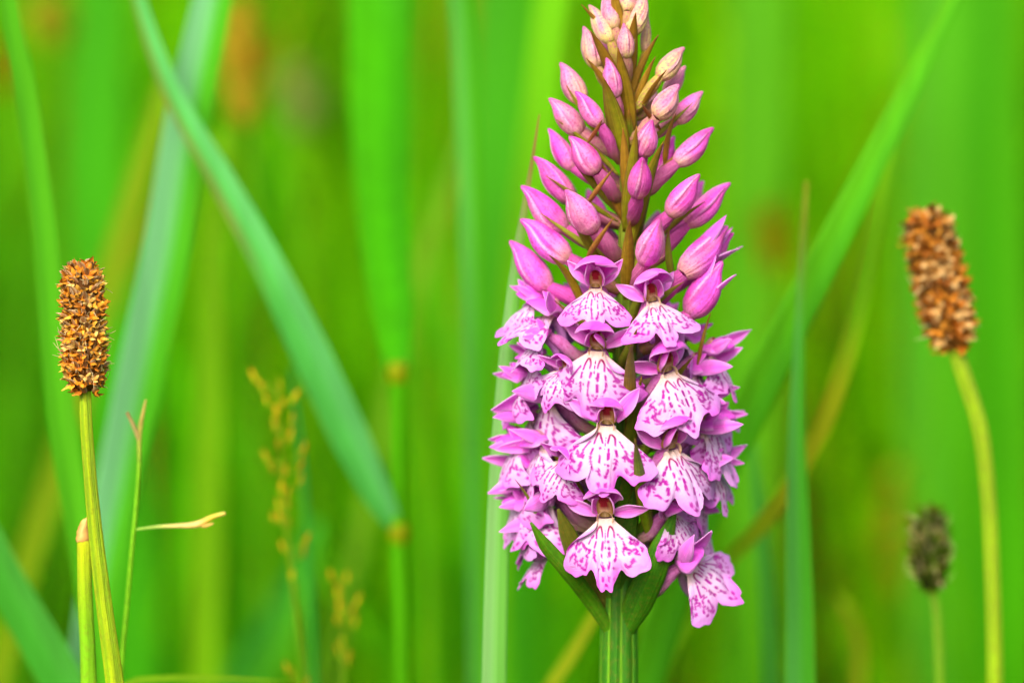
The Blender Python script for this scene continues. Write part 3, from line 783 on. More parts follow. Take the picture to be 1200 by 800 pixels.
bud((753, 185), (747, 230), 31, 0.05, seed=21, dull=0.8, stalk=(740, 262), tdepth=-100, bdepth=-66)
bud((612, 219), (663, 270), 35, 0.05, seed=22)
bud((663, 223), (697, 271), 38, 0.2, seed=23, stalk=(730, 306))
bud((819, 205), (784, 252), 33, 0.05, seed=24, dull=0.3, stalk=(750, 285))
bud((854, 216), (804, 264), 31, 0.05, seed=25, tdepth=8, bdepth=0, stalk=(760, 312))
bud((612, 259), (667, 304), 38, 0.05, seed=26, stalk=(725, 340))
bud((598, 283), (644, 338), 36, 0.0, seed=27, tdepth=14)
bud((773, 257), (755, 308), 35, 0.2, seed=28, stalk=(742, 345), tdepth=-108, bdepth=-72)
bud((851, 267), (799, 322), 40, 0.05, seed=29, opening=0.55, stalk=(750, 370))
bud((858, 274), (812, 326), 30, 0.0, back=14, seed=30, opening=0.3)
bud((846, 307), (808, 370), 42, 0.05, seed=31, opening=0.35, stalk=(752, 410), tdepth=-25)
for k_, (uu, vv, dd) in enumerate(((712, 60, 34), (756, 120, 60), (700, 170, 70), (742, 205, 84), (705, 245, 86), (760, 270, 92), (728, 150, 64), (672, 215, 70), (795, 235, 70))):
    x0 = axis_x(vv)
    bud((uu + (uu - x0) * 0.5, vv - 22), (uu, vv + 22), 30, 0.4 if vv < 130 else 0.1, back=dd, seed=60 + k_)

# flowers, front row
flower(698, 334, az=-8, pitch=6, size=66, seed=1, drop=(34, 64), hood=1.3, reflex=0.5, wide=1.0)
flower(765, 350, az=16, pitch=6, roll=20, size=70, seed=2, drop=(38, 68), hood=1.2, fold=0.12, reflex=0.25)
flower(699, 407, az=-10, pitch=0, roll=-3, size=80, seed=3, drop=(52, 82), reflex=0.4, hood=1.0)
flower(783, 432, az=22, pitch=4, roll=14, size=86, seed=4, drop=(46, 80), reflex=0.3, fold=0.08, hood=1.05)
flower(711, 494, az=-6, pitch=3, roll=-1, size=84, seed=5, drop=(58, 86), reflex=0.32, hood=0.8)
flower(788, 522, az=24, pitch=4, roll=20, size=88, seed=6, drop=(46, 82), reflex=0.3, fold=0.1, hood=1.05)
flower(709, 602, az=-4, pitch=4, roll=11, size=92, seed=7, drop=(60, 88), reflex=0.28, wide=0.86, mid=1.15, hood=0.9, sep=0.75, sep_az=92, sep_el=24)
# flowers turned to the side facing the plantain
flower(646, 366, az=-62, pitch=12, size=72, seed=8, drop=(25, 60), sep_az=30, sep_el=10, sep=1.1, hood_el=16, hood=1.1)
flower(630, 418, d=4, az=-84, pitch=0, size=70, seed=9, drop=(40, 80), sep_az=30, sep_el=14, hood_el=18)
flower(640, 464, az=-50, pitch=0, roll=-4, size=82, seed=10, drop=(58, 90), sep_az=34, sep_el=8, sep=1.2, hood_el=14, fold=0.2)
flower(622, 484, d=26, az=-88, pitch=4, size=76, seed=11, drop=(45, 85), sep_az=26, sep_el=4, sep=1.15, hood_el=16)
flower(640, 576, az=-54, pitch=-4, roll=-14, size=80, seed=12, drop=(45, 80), sep_az=38, sep_el=0, sep=1.15, hood_el=10, fold=0.25)
flower(624, 552, d=14, az=-84, pitch=0, size=78, seed=13, drop=(40, 80), sep_az=24, sep_el=-2, sep=1.15, hood_el=8)
flower(644, 642, d=16, az=-84, pitch=-12, roll=-10, size=62, seed=14, drop=(20, 45), sep_az=40, sep_el=0, sep=0.8, hood=0.7, tint=0.4, wide=0.7)
# flowers on the side facing the tall plantain
flower(814, 432, d=8, az=72, pitch=6, size=78, seed=15, drop=(45, 82), sep_az=28, sep_el=14, sep=1.15, hood_el=20, roll=6)
flower(830, 462, d=16, az=58, pitch=0, roll=8, size=70, seed=16, drop=(55, 88), sep_az=34, sep_el=8, hood_el=16)
flower(822, 552, d=16, az=54, pitch=-2, roll=8, size=80, seed=17, drop=(60, 90), sep_az=30, sep_el=22, sep=1.05, hood_el=20, tint=0.2)
flower(806, 658, d=-30, az=40, pitch=8, roll=38, size=78, seed=18, drop=(66, 80), reflex=0.12, fold=0.10, wide=1.05, sep_az=14, sep_el=40, sep=1.1, hood=0.95, hood_el=34, tint=0.2)
flower(806, 515, d=36, az=98, pitch=4, size=76, seed=19, drop=(40, 80), sep_az=28, sep_el=10, tint=0.15)
flower(800, 396, d=30, az=96, pitch=8, size=66, seed=20, drop=(40, 80), sep_az=28, sep_el=6, hood_el=14)
flower(634, 520, d=-12, az=-72, pitch=2, size=72, seed=21, drop=(45, 80), sep_az=30, sep_el=10, sep=1.1, hood_el=14)
flower(636, 392, d=-20, az=-70, pitch=4, size=58, seed=22, drop=(35, 70), sep_az=30, sep_el=6, hood_el=14)
flower(826, 502, d=0, az=68, pitch=4, size=74, seed=23, drop=(45, 82), sep_az=26, sep_el=4, sep=1.1, hood_el=16)
flower(634, 604, d=20, az=-90, pitch=-6, size=66, seed=24, drop=(40, 80), sep_az=26, sep_el=-6, sep=1.2, hood_el=8, tint=0.25)
flower(818, 596, d=30, az=84, pitch=0, size=70, seed=25, drop=(50, 86), sep_az=30, sep_el=24, hood_el=20, tint=0.2)
flower(662, 432, d=-52, az=-40, pitch=2, roll=-22, size=56, seed=41, drop=(40, 80), hood_el=40, sep_az=40, sep_el=16)
flower(662, 538, d=-58, az=-44, pitch=0, roll=-10, size=58, seed=42, drop=(44, 80), hood_el=36, sep_az=36, sep_el=10)
flower(834, 412, d=14, az=74, pitch=6, roll=4, size=66, seed=43, drop=(40, 78), hood_el=22, sep_az=26, sep_el=12, sep=1.1)
flower(836, 488, d=12, az=64, pitch=0, roll=12, size=66, seed=44, drop=(50, 84), hood_el=24, sep_az=30, sep_el=6)
flower(834, 540, d=10, az=70, pitch=2, roll=6, size=66, seed=45, drop=(48, 84), hood_el=20, sep_az=26, sep_el=10)
flower(614, 444, d=12, az=-82, pitch=6, roll=-6, size=68, seed=46, drop=(40, 78), hood_el=20, sep_az=24, sep_el=12)
flower(608, 516, d=16, az=-80, pitch=2, roll=-8, size=68, seed=47, drop=(44, 80), hood_el=18, sep_az=26, sep_el=6)
flower(612, 586, d=12, az=-76, pitch=-4, roll=-10, size=64, seed=48, drop=(44, 82), hood_el=14, sep_az=30, sep_el=-4, tint=0.2)
flower(628, 350, d=10, az=-80, pitch=12, roll=-4, size=58, seed=49, drop=(30, 66), hood_el=24, sep_az=26, sep_el=12)
flower(786, 600, d=-40, az=40, pitch=2, roll=14, size=60, seed=50, drop=(50, 84), hood_el=40, sep_az=60, sep_el=30)
# rear of the spike
for i_, (uu, vv, dd, aa) in enumerate(((700, 350, 66, 200), (768, 380, 70, 158), (690, 440, 74, 212), (760, 470, 78, 160), (716, 540, 76, 188), (776, 590, 66, 146), (690, 610, 62, 214))):
    flower(uu, vv, d=dd, az=aa, pitch=4, size=70, seed=30 + i_, drop=(50, 86), lip_nu=30)

# bracts: tip, base, width
G1 = (118, 122, 16); G2 = (96, 122, 16); BR = (140, 108, 26); DG = (70, 122, 10); LG = (136, 156, 40)
bract((681, 5), (708, 60), 9, BR, d_tip=-20, seed=1)
bract((716, -22), (724, 66), 16, BR, d_tip=-34, d_base=-22, seed=2, tipc=(150, 110, 50))
bract((733, -24), (735, 30), 14, BR, d_tip=-26, d_base=-12, seed=3)
bract((692, 36), (716, 112), 16, BR, d_tip=-52, d_base=-26, seed=4)
bract((745, 14), (743, 100), 16, BR, d_tip=-46, d_base=-20, seed=5, bend=0.45)
bract((724, 56), (746, 158), 20, (132, 112, 20), d_tip=-56, d_base=-24, seed=6)
bract((772, 40), (745, 118), 13, BR, d_tip=-20, seed=7, bend=0.5)
bract((706, 89), (726, 196), 25, G1, d_tip=-66, d_base=-26, seed=8)
bract((687, 68), (706, 124), 11, BR, d_tip=-30, seed=9)
bract((746, 147), (727, 272), 19, G1, d_tip=-84, d_base=-34, seed=10, bend=-0.3)
bract((778, 164), (733, 300), 20, G1, d_tip=-88, d_base=-34, seed=11, bend=0.45)
bract((781, 82), (770, 130), 7, BR, d_tip=-56, seed=12)
bract((752, 122), (774, 152), 6, (150, 90, 30), d_tip=-70, d_base=-50, seed=13)
bract((792, 133), (780, 200), 9, BR, d_tip=-56, seed=14, bend=0.5)
bract((720, 196), (688, 240), 6, (170, 120, 50), d_tip=-96, d_base=-60, seed=15, bend=-0.7)
bract((706, 140), (688, 168), 5, (160, 90, 40), d_tip=-84, d_base=-60, seed=16)
bract((720, 254), (688, 302), 7, (160, 115, 40), d_tip=-104, d_base=-62, seed=17, bend=-0.7)
bract((676, 196), (712, 252), 17, G1, d_tip=-52, seed=18)
bract((669, 256), (700, 308), 19, G1, d_tip=-60, seed=19)
bract((804, 236), (748, 330), 20, LG, d_tip=-58, seed=20, bend=0.4)
bract((784, 268), (790, 330), 10, LG, d_tip=-70, d_base=-40, seed=21, bend=0.5)
bract((738, 258), (732, 352), 17, (150, 130, 26), d_tip=-98, d_base=-40, seed=22)
bract((643, 298), (684, 366), 14, (150, 130, 10), d_tip=-70, d_base=-40, seed=23, bend=0.6)
bract((801, 330), (748, 384), 12, LG, d_tip=-84, d_base=-30, seed=24)
bract((747, 384), (712, 436), 12, LG, d_tip=-106, d_base=-50, seed=25, bend=-0.3)
bract((740, 402), (752, 512), 16, (140, 125, 16), d_tip=-160, d_base=-48, seed=26, bend=0.4)
bract((744, 513), (764, 640), 17, (118, 142, 16), d_tip=-158, d_base=-50, seed=27, bend=0.3)
bract((833, 366), (818, 440), 8, BR, d_tip=-30, d_base=-10, seed=28)
bract((812, 418), (770, 486), 15, G1, d_tip=-60, d_base=-16, seed=29)
bract((690, 462), (704, 540), 14, G1, d_tip=-78, d_base=-20, seed=30)
bract((603, 560), (640, 650), 9, (100, 124, 10), d_tip=-46, d_base=-24, seed=31, bend=0.6)
bract((690, 540), (704, 640), 17, G2, d_tip=-60, d_base=-20, seed=32)
bract((640, 520), (690, 600), 15, G1, d_tip=-50, d_base=-18, seed=33)
bract((800, 560), (745, 650), 16, DG, d_tip=-50, d_base=-18, seed=34)
bract((806, 470), (750, 560), 17, G2, d_tip=-46, d_base=-16, seed=35)
bract((670, 380), (716, 450), 16, G1, d_tip=-60, d_base=-18, seed=36)
bract((660, 440), (712, 500), 14, G2, d_tip=-58, d_base=-18, seed=37)
bract((752, 440), (738, 560), 18, G2, d_tip=-76, d_base=-16, seed=38)
bract((735, 540), (738, 650), 20, DG, d_tip=-70, d_base=-18, seed=39)
for k_ in range(16):                                          # the bracts that wrap the stem inside the spike
    vv = 190 + k_ * 30; a_ = k_ * 2.4
    uu = axis_x(vv) + 34 * math.sin(a_)
    bract((uu, vv - 62), (axis_x(vv) + 8 * math.sin(a_), vv + 30), 22, (82, 104, 12), d_tip=-30 * math.cos(a_), d_base=-9 * math.cos(a_), seed=70 + k_)
for k_, (tu, tv, bu, bv, ww, dt_) in enumerate(((664, 100, 700, 160, 8, -30), (768, 66, 748, 140, 12, -52), (812, 120, 770, 176, 8, -28), (652, 140, 706, 206, 9, -30),
        (730, 150, 734, 236, 14, -74), (762, 190, 742, 262, 12, -86), (640, 206, 704, 260, 9, -40), (806, 170, 760, 236, 9, -46), (634, 250, 706, 312, 10, -44), (826, 236, 770, 300, 11, -40),
        (704, 190, 724, 262, 12, -84), (760, 320, 738, 392, 12, -98), (650, 352, 706, 410, 10, -70), (824, 296, 770, 362, 11, -52), (684, 264, 722, 330, 12, -88))):
    bract((tu, tv), (bu, bv), ww, (G1, BR, LG)[k_ % 3], d_tip=dt_ * 0.5, seed=120 + k_, bend=0.3 if k_ % 2 else -0.2)
# the lowest bracts, long and leaf-like
def big_bract(pts, w, col, deps, seed):
    P = [at(u, v, d) for (u, v), d in zip(pts, deps)]
    C = catmull(P, 26); T = np.gradient(C, axis=0); T /= np.linalg.norm(T, axis=1)[:, None]
    t = np.linspace(0, 1, 26); s = np.linspace(-1, 1, 9)
    wd = np.interp(t, np.linspace(0, 1, len(w)), w) * 0.5 * PX
    ref = np.array([0.0, -1, 0]); Gd = np.zeros((26, 9, 3))
    for i in range(26):
        N = nrm(ref - T[i] * (ref @ T[i])); X = np.cross(T[i], N)
        Gd[i] = C[i] + np.outer(s * wd[i], X) - np.outer(s * s * wd[i] * 0.45 , N)
    c = np.broadcast_to(lin(col), (26, 9, 3)) * (1 + 0.10 * np.cos(s * 18))[None, :, None] * (1 + sm_noise((26, 9), (6, 3), 0.06))[..., None]
    c = mixc(c, lin((110, 160, 30)), (np.abs(s) > 0.9)[None] * np.ones((26, 1)) * 0.5)
    opart('bract', Gd, c, M_BRACT, thick=0.0002)
big_bract([(722, 752), (694, 706), (668, 672), (640, 640), (622, 612)], [10, 18, 19, 15, 2], (74, 134, 10), [-10, -30, -58, -74, -84], 1)
big_bract([(722, 730), (694, 690), (678, 656), (664, 622), (654, 596)], [10, 28, 26, 18, 2], (96, 100, 24), [-6, -22, -34, -44, -50], 2)
big_bract([(728, 752), (746, 712), (764, 672), (778, 636), (792, 596)], [14, 34, 34, 24, 2], (58, 126, 8), [-12, -30, -44, -50, -54], 3)
big_bract([(720, 735), (722, 690), (730, 640), (738, 600), (742, 560)], [26, 34, 30, 22, 2], (60, 110, 8), [-6, -20, -30, -36, -40], 4)
big_bract([(728, 735), (742, 690), (790, 640), (800, 600), (812, 566)], [26, 30, 26, 20, 2], (54, 104, 8), [10, 24, 34, 40, 40], 5)
big_bract([(722, 735), (700, 690), (672, 650), (660, 610), (650, 566)], [26, 30, 26, 20, 2], (60, 104, 8), [10, 24, 34, 40, 40], 6)

# ================================================================= plantains
def seed_head(parent, base, top, bottom, d, width, palette, rows, seed, capsule=1.0, scale_len=1.0, core=(90, 54, 16), wobble=0.1):
    r = np.random.default_rng(seed)
    T, Bt = at(*top, d), at(*bottom, d)
    k = PX * (0.5 + d * PX) / 0.5
    prof_t = [0, 0.06, 0.2, 0.5, 0.85, 0.96, 1.0]; prof = [0.35, 0.7, 0.95, 1.0, 0.92, 0.75, 0.35] if width > 53 else [0.25, 0.5, 0.86, 1.0, 0.8, 0.55, 0.25]
    C = np.array([Bt + (T - Bt) * t for t in np.linspace(0, 1, 20)])
    rad = np.interp(np.linspace(0, 1, 20), prof_t, prof) * width * 0.39 * k
    G, a = tube(C, rad, 20)
    G[0] = C[0]; G[-1] = C[-1]
    head = grid_obj('seed_head', G, lin(core) * (1 + sm_noise((20, 20), (10, 10), 0.2))[..., None], M_SEED, parent, base, closed=True)
    # two kinds of piece with shared meshes: pointed scale, round capsule
    def scale_mesh(c1, c2):
        P, t, s = petal_grid(1.0, 0.62, cup=0.9, bend=0.5, nu=6, nv=5, tip=0.8, base=0.6, belly=0.35)
        c = mixc(np.broadcast_to(lin(c1), t.shape + (3,)), lin(c2), np.clip(np.abs(s) ** 2 * 0.8 + 0.3 * t, 0, 1))
        return raw_mesh('scale', P.reshape(-1, 3), grid_faces(6, 5), c, M_SEED)
    def cap_mesh(c1, c2):                                    # withered four-lobed corolla
        parts = []
        for q in range(5):
            a = q * 1.2566 + r.uniform(-0.3, 0.3); tl = r.uniform(0.45, 1.0) if q else 0.1
            P, t, s_ = petal_grid(r.uniform(0.75, 1.15), r.uniform(0.42, 0.62), cup=1.1, bend=-r.uniform(0.3, 1.6), nu=6, nv=4, tip=0.7, base=0.6, belly=0.4, ruffle=0.12, phase=r.uniform(0, 6))
            o1 = np.array([math.cos(a), 0, math.sin(a)])
            P = frame_to(P, np.zeros(3), o1 * tl + np.array([0, 1.0, 0]), o1 * -1.0 + np.array([0, 0.6, 0]))
            c = mixc(np.broadcast_to(lin(c1), t.shape + (3,)), lin(c2), np.clip(t * 0.8 + r.normal(0, 0.15), 0, 1))
            parts.append((P.reshape(-1, 3), grid_faces(6, 4), c.reshape(-1, 3)))
        V, F, C_ = join_parts(parts)
        return raw_mesh('corolla', V, F, C_, M_SEED)
    scales = [scale_mesh(*p) for p in palette['scale']]
    caps = [cap_mesh(*p) for p in palette['capsule'] for _q in range(3)]
    ax_ = nrm(T - Bt); e1 = nrm(np.cross(ax_, [0, 1, 0])); e2 = np.cross(ax_, e1)
    L = np.linalg.norm(T - Bt)
    for i in range(rows):
        t = 0.03 + 0.95 * i / (rows - 1)
        rr = np.interp(t, prof_t, prof) * width * 0.40 * k
        m = max(6, int(round(2 * math.pi * rr / (width * 0.155 * k))))
        for j in range(m):
            a0 = 2 * math.pi * (j + 0.5 * (i % 2) + r.normal(0, 0.12)) / m
            o_ = e1 * math.cos(a0) + e2 * math.sin(a0)
            p = Bt + ax_ * (L * t + r.normal(0, 0.012) * L) + o_ * rr
            z = nrm(o_ * r.uniform(0.5, 1.0) + ax_ * r.uniform(0.25, 0.9) + r.normal(0, 0.16, 3))
            for kind in (0, 1):
                if kind == 0:
                    me = scales[r.integers(len(scales))]; sz = width * r.uniform(0.22, 0.32) * scale_len * k; Y = nrm(ax_ * 1.0 + o_ * 0.45 + r.normal(0, 0.28, 3)); q = p + np.cross(ax_, o_) * width * 0.09 * k
                else:
                    if r.random() > palette.get('cap_share', 0.75): continue
                    me = caps[r.integers(len(caps))]; sz = width * r.uniform(0.11, 0.19) * capsule * k; Y = z; q = p - o_ * 0.02 * width * k
                Zv = nrm(o_ - Y * (o_ @ Y)); Xv = np.cross(Y, Zv)
                ob = bpy.data.objects.new('scale' if kind == 0 else 'corolla', me)
                COL.objects.link(ob); ob.parent = head
                M = Matrix(((Xv[0] * sz, Y[0] * sz, Zv[0] * sz, q[0] - base[0]), (Xv[1] * sz, Y[1] * sz, Zv[1] * sz, q[1] - base[1]), (Xv[2] * sz, Y[2] * sz, Zv[2] * sz, q[2] - base[2]), (0, 0, 0, 1)))
                ob.matrix_local = M
    parts = []                                               # stray pale filaments, too fine to pick apart
    for q in range(70):
        t = r.uniform(0.05, 0.97); rr = np.interp(t, prof_t, prof) * width * 0.42 * k; a0 = r.uniform(0, 6.28)
        o_ = e1 * math.cos(a0) + e2 * math.sin(a0); p = Bt + ax_ * L * t + o_ * rr
        ln = width * r.uniform(0.1, 0.26) * k
        G, _a = tube(catmull([p, p + (o_ + ax_ * r.normal(0.2, 0.5)) * ln * 0.5, p + (o_ + ax_ * r.normal(0.3, 0.6) + r.normal(0, 0.3, 3)) * ln], 5), np.array([0.5, 0.5, 0.4, 0.4, 0.2]) * k, 4)
        parts.append(((G - base).reshape(-1, 3), grid_faces(5, 4, True), lin((226, 206, 150))))
    V, F, C2 = join_parts(parts)
    tag(link('filaments', raw_mesh('filaments', V, F, C2, M_SEED), head), kind='stuff')
    return head
def scape(parent, base, pts, d, widths, c1, c2, ribs=7):
    P = [at(u, v, d) for u, v in pts]; q = P[-1]; k = PX * (0.5 + d * PX) / 0.5
    sl = (P[-1] - P[-2]) / abs(P[-1][2] - P[-2][2])
    g = np.array([base[0], base[1], -0.004])
    P += [q + (g - q) * 0.5 + np.array([sl[0] * q[2] * 0.12, 0, 0]), g]
    n = 60; C = catmull(P, n)
    wid = np.interp(np.linspace(0, 1, n), np.linspace(0, 1, len(P)), list(widths) + [widths[-1] * 1.05, widths[-1]]) * 0.5 * k
    G, a = tube(C, wid, 28, ribs=ribs, rib_amp=0.07)
    c = mixc(lin(c1), lin(c2), (0.5 + 0.5 * np.cos(ribs * a))[None] * np.ones((n, 1))) * (1 + sm_noise((n, 28), (20, 4), 0.05))[..., None]
    grid_obj('stem', G, c, M_STEM, parent, base, closed=True)
PAL1 = {'scale': [((150, 90, 34), (220, 186, 140)), ((126, 70, 26), (200, 156, 110)), ((170, 112, 48), (232, 204, 164))],
        'capsule': [((236, 160, 36), (252, 200, 84)), ((224, 134, 26), (244, 172, 54)), ((204, 112, 26), (234, 156, 56)), ((240, 186, 84), (254, 224, 140))], 'cap_share': 0.9}
PAL2 = {'scale': [((140, 80, 22), (212, 152, 76)), ((116, 62, 16), (196, 124, 50)), ((70, 44, 16), (150, 100, 50))],
        'capsule': [((196, 118, 22), (226, 160, 60)), ((170, 88, 16), (206, 130, 36)), ((206, 150, 70), (238, 204, 140)), ((150, 80, 20), (190, 116, 40))], 'cap_share': 0.8}
PAL3 = {'scale': [((66, 96, 4), (104, 132, 20)), ((50, 78, 4), (86, 108, 14)), ((84, 96, 10), (130, 136, 44))],
        'capsule': [((70, 96, 8), (104, 124, 20)), ((96, 104, 20), (134, 134, 50))], 'cap_share': 0.25}
b1 = np.array(at(137, 800, -70)); b1[0] += 0.02; b1[2] = 0
p1 = thing('plantain', 'sharp plantain with a brown seed head on a yellow green stem at left', 'plantain', b1, 'plantain seed heads')
seed_head(p1, b1, (96, 311), (100, 462), -70, 54, PAL1, 17, 11, scale_len=0.85, capsule=1.45)
scape(p1, b1, [(100, 456), (101, 490), (106, 560), (114, 640), (124, 720), (135, 800)], -70, [13, 14, 15, 17, 19, 21], (132, 174, 6), (164, 190, 12), 5)
b2 = np.array(at(1166, 800, 260)); b2[2] = 0
p2 = thing('plantain', 'tilted plantain with a plump orange brown head near the right edge', 'plantain', b2, 'plantain seed heads')
seed_head(p2, b2, (1084, 250), (1120, 414), 260, 60, PAL2, 13, 12, capsule=1.7, scale_len=1.1)
scape(p2, b2, [(1119, 408), (1128, 436), (1148, 500), (1158, 580), (1163, 680), (1166, 800)], 260, [17, 19, 19, 18, 18, 19], (118, 164, 10), (146, 178, 18), 5)
b3 = np.array(at(1101, 800, 400)); b3[2] = 0
p3 = thing('plantain', 'small unopened plantain with a dark green oval head on a thin stem', 'plantain', b3, 'plantain seed heads')
seed_head(p3, b3, (1090, 599), (1091, 694), 400, 52, PAL3, 9, 13, capsule=0.8, scale_len=1.0, core=(34, 40, 8))
scape(p3, b3, [(1092, 690), (1097, 715), (1100, 760), (1101, 800)], 400, [9, 10, 11, 11], (96, 160, 14), (120, 168, 24), 5)

# blurred seed heads far behind
def far_head(label, u, v0, v1, d, w, c1, c2, seed):
    r = np.random.default_rng(seed); k = PX * (0.5 + d * PX) / 0.5
    b = np.array(at(u + r.uniform(-20, 20), 800, d)); b[2] = 0
    t = thing('wild_seed_stalk', label, 'seed head', b, 'blurred seed heads')
    A, Z = at(u, v0, d), at(u + 6, v1, d); ax_ = nrm(A - Z); L = np.linalg.norm(A - Z)
    parts = []
    for i in range(70):
        a = r.uniform(0, 6.28); q = r.uniform(0, 1)
        o_ = np.array([math.cos(a), math.sin(a), 0]); rad = w * 0.5 * k * r.uniform(0.3, 1) * math.sin(math.pi * (0.1 + 0.85 * q))
        P, tt, s = petal_grid(w * 0.5 * k, w * 0.3 * k, cup=0.8, nu=5, nv=3)
        P = frame_to(P, Z + ax_ * L * q + o_ * rad, nrm(ax_ + o_ * 0.7), o_)
        parts.append(((P - b).reshape(-1, 3), grid_faces(5, 3), mixc(lin(c1), lin(c2), np.array(r.random()))))
    V, F, C = join_parts(parts)
    o = link('spikelets', raw_mesh('spikelets', V, F, C, M_SEED), t); o['kind'] = 'stuff'
    P = [A, Z, (Z + b) * 0.5 + [0.004, 0, 0], b - [0, 0, 0.004]]
    Gd, a = tube(catmull(P, 24), 3.5 * k, 6)
    grid_obj('stem', Gd, lin((120, 170, 20)) * np.ones((24, 6, 1)), M_GRASS, t, b, closed=True)
far_head('rusty blurred seed head near the top between pale blade and reed leaf', 283, 20, 150, 2600, 60, (190, 140, 30), (206, 180, 50), 21)
far_head('yellow blurred seed head in the upper left corner', 58, 8, 58, 3800, 50, (170, 180, 20), (190, 170, 50), 22)
far_head('orange blurred seed head at the left border near the top', 4, 60, 110, 3800, 34, (196, 140, 20), (190, 120, 20), 23)
far_head('orange blurred seed head between orchid buds and slanting blade', 903, 250, 330, 3900, 50, (190, 150, 10), (170, 120, 10), 24)
far_head('yellowish blurred seed head low beside the dark plantain bud', 1046, 560, 700, 3600, 40, (140, 150, 10), (150, 120, 20), 25)
far_head('pale blurred seed head behind the reed leaf near the top', 350, 90, 160, 4200, 50, (170, 190, 110), (150, 170, 60), 26)
far_head('brown blurred seed head at the right border below the tall plantain head', 1192, 520, 640, 4000, 46, (150, 140, 10), (130, 110, 10), 27)

# ================================================================= sedge panicles, dry grass, cut stem
def panicle(label, pts, d, spikelets, seed, scale=1.0, branch=True):
    r = np.random.default_rng(seed); k = PX * (0.5 + d * PX) / 0.5
    P = [at(u, v, d) for u, v in pts]; b = np.array([P[-1][0] + 0.004, P[-1][1], 0.0])
    t = thing('grass_panicle', label, 'grass panicle', b, 'seed panicles in the blur')
    C = catmull(P + [(P[-1] + b) * 0.5, b - [0, 0, 0.004]], 50)
    Gd, a = tube(C, np.linspace(1.6, 4.5, 50) * k, 8)
    grid_obj('stem', Gd, mixc(lin((150, 180, 20)), lin((80, 170, 30)), np.linspace(0, 0.9, 50)[:, None] * np.ones((1, 8))), M_GRASS, t, b, closed=True)
    tt = np.linspace(0, 1, 9); n = 8; aa = np.linspace(0, 2 * math.pi, n, endpoint=False)
    rr = np.interp(tt, [0, 0.25, 0.6, 1], [0.06, 0.17, 0.14, 0.02])
    PP = np.stack([rr[:, None] * np.cos(aa), tt[:, None] * np.ones(n), rr[:, None] * np.sin(aa)], -1)
    PP[..., 0] *= 1 + 0.2 * np.sin(tt * 18)[:, None]
    me = raw_mesh('spikelet', PP.reshape(-1, 3), grid_faces(9, n, True), mixc(lin((176, 186, 16)), lin((212, 156, 24)), sst(0.3, 0.8, tt)[:, None] * np.ones((1, n))), M_SEED)
    Vs = np.array(P)
    for (u, v, ln) in spikelets:
        q = at(u, v, d + r.uniform(-30, 30)); i = np.argmin(np.abs(C[:, 2] - (q[2] - 14 * k))); root = C[i]
        D = nrm(nrm(q - root) * 0.7 + np.array([0, 0, 0.8]) + r.normal(0, 0.1, 3)); sz = ln * k * scale * 0.8
        Zv = nrm(np.cross(D, [1, 0, 0.1])); Xv = np.cross(D, Zv); s0 = q - D * sz * 0.5
        ob = bpy.data.objects.new('spikelet', me); COL.objects.link(ob); ob.parent = t
        ob.matrix_local = Matrix([[Xv[i_] * sz, D[i_] * sz, Zv[i_] * sz, s0[i_] - b[i_]] for i_ in range(3)] + [[0, 0, 0, 1]])
        Gd, a = tube(catmull([root, (root + s0) * 0.5 + [0, 0, 0.0004], s0 + D * sz * 0.1], 8), 1.0 * k, 6)
        grid_obj('branch', Gd, lin((150, 180, 30)) * np.ones((8, 6, 1)), M_GRASS, t, b, closed=True)
SP = [(297, 440, 26), (306, 452, 22), (328, 452, 22), (346, 464, 24), (324, 482, 26), (322, 496, 28), (340, 510, 26), (312, 468, 20), (332, 472, 20), (311, 534, 24), (318, 548, 22),
      (356, 526, 26), (352, 546, 22), (334, 552, 22), (330, 572, 24), (336, 590, 30), (328, 606, 24), (320, 606, 18), (352, 562, 20), (338, 612, 20), (331, 640, 22), (359, 632, 24), (356, 646, 20), (342, 672, 24), (345, 690, 24), (326, 520, 22), (342, 490, 22), (338, 576, 18), (326, 590, 18)]
panicle('tall loose panicle of yellow spikelets left of the slanting reed leaf', [(326, 440), (328, 500), (332, 580), (340, 660), (350, 740), (358, 820)], 420, SP, 31)
SP2 = [(388, 674, 22), (406, 676, 20), (396, 694, 24), (398, 712, 26), (414, 714, 22), (420, 702, 20), (404, 730, 22), (409, 770, 26), (395, 726, 18), (416, 728, 20), (402, 752, 20), (396, 760, 18)]
panicle('shorter panicle of orange spikelets low down beside the taller one', [(398, 676), (402, 720), (404, 760), (402, 820)], 520, SP2, 32)
panicle('lowest panicle tip of a few spikelets at the bottom edge', [(340, 780), (346, 796), (352, 830)], 420, [(336, 782, 22), (344, 790, 20), (360, 798, 18)], 33)

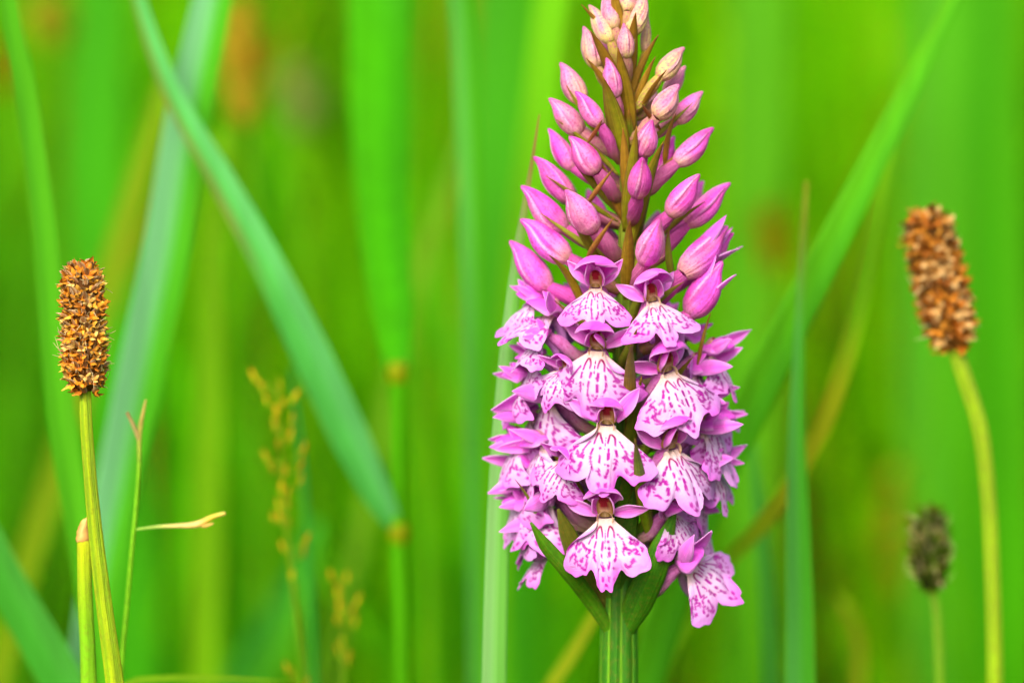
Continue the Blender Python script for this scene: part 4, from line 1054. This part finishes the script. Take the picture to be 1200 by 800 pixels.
def dry_grass():
    d = 60; k = PX * (0.5 + d * PX) / 0.5
    P = [at(u, v, d) for u, v in ((171, 468), (164, 505), (163, 545), (159, 600), (155, 640), (148, 720), (142, 790))]
    b = np.array([P[-1][0] - 0.004, P[-1][1], 0.0])
    t = thing('dry_grass_stalk', 'thin forked grass stalk with one dry side twig beside the sharp plantain', 'grass stalk', b)
    C = catmull(P + [(P[-1] + b) * 0.5, b - [0, 0, 0.004]], 70)
    Gd, a = tube(C, np.interp(np.linspace(0, 1, 70), [0, 0.05, 0.1, 0.3, 1], [1.2, 2.2, 3.0, 2.6, 3.5]) * k, 8)
    c = mixc(lin((214, 196, 96)), lin((120, 190, 20)), sst(0.05, 0.30, np.linspace(0, 1, 70))[:, None] * np.ones((1, 8)))
    grid_obj('stem', Gd, c, M_DRY, t, b, closed=True)
    def twig(nm, pts, rad, cs):
        Q = catmull([at(u, v, d + dd) for u, v, dd in pts], 24)
        Gd, a = tube(Q, np.interp(np.linspace(0, 1, 24), np.linspace(0, 1, len(rad)), rad) * k, 8)
        cc = np.array([np.interp(np.linspace(0, 1, 24), np.linspace(0, 1, len(cs)), [lin(c)[i] for c in cs]) for i in range(3)]).T
        grid_obj(nm, Gd, cc[:, None] * np.ones((1, 8, 1)), M_DRY, t, b, closed=True)
    twig('twig', [(160, 620, 0), (185, 617, -6), (205, 616, -10), (232, 614, -14), (248, 606, -18), (264, 601, -22)], [1.4, 2.0, 2.4, 4.2, 3.0, 2.2], [(150, 200, 70), (170, 200, 90), (224, 200, 120), (226, 190, 110), (220, 190, 60), (206, 190, 90)])
    twig('fork', [(163, 516, 0), (157, 500, -6), (149, 483, -12)], [2.4, 2.6, 2.0], [(214, 190, 110), (226, 200, 130), (206, 176, 110)])
    twig('husk', [(228, 614, -13), (240, 616, -16), (250, 613, -20)], [0.8, 2.6, 0.6], [(226, 190, 120), (214, 170, 80), (226, 180, 100)])
dry_grass()
def cut_stem():
    d = -30; k = PX
    P = [at(u, v, d) for u, v in ((98.5, 628), (99, 645), (100, 700), (103, 760), (105, 820))]
    b = np.array([P[-1][0] + 0.006, P[-1][1], 0.0])
    t = thing('cut_stalk', 'yellow stem cut off short with a pale dry tip beside the plantain stem', 'plant stem', b)
    C = catmull(P + [(P[-1] + b) * 0.5, b - [0, 0, 0.004]], 50)
    Gd, a = tube(C, np.interp(np.linspace(0, 1, 50), [0, 0.1, 1], [7.2, 8.0, 10.5]) * k, 18, ribs=5, rib_amp=0.05)
    grid_obj('stem', Gd, mixc(lin((186, 196, 10)), lin((120, 185, 12)), sst(0.05, 0.5, np.linspace(0, 1, 50))[:, None] * np.ones((1, 18))), M_STEM, t, b, closed=True)
    Q = catmull([at(98, 634, d), at(97.5, 622, d), at(99, 612, d), at(103, 606, d)], 10)
    Gd, a = tube(Q, np.array([7.8, 8.4, 8.0, 7.2, 6.2, 5.2, 4.1, 3.0, 1.9, 0.3]) * k, 14)
    Gd += rng.normal(0, 0.00009, Gd.shape)
    grid_obj('dry_tip', Gd, mixc(lin((222, 176, 100)), lin((170, 100, 30)), np.clip(0.35 + sm_noise((10, 14), (4, 4), 0.35), 0, 1)), M_DRY, t, b, closed=True)
cut_stem()
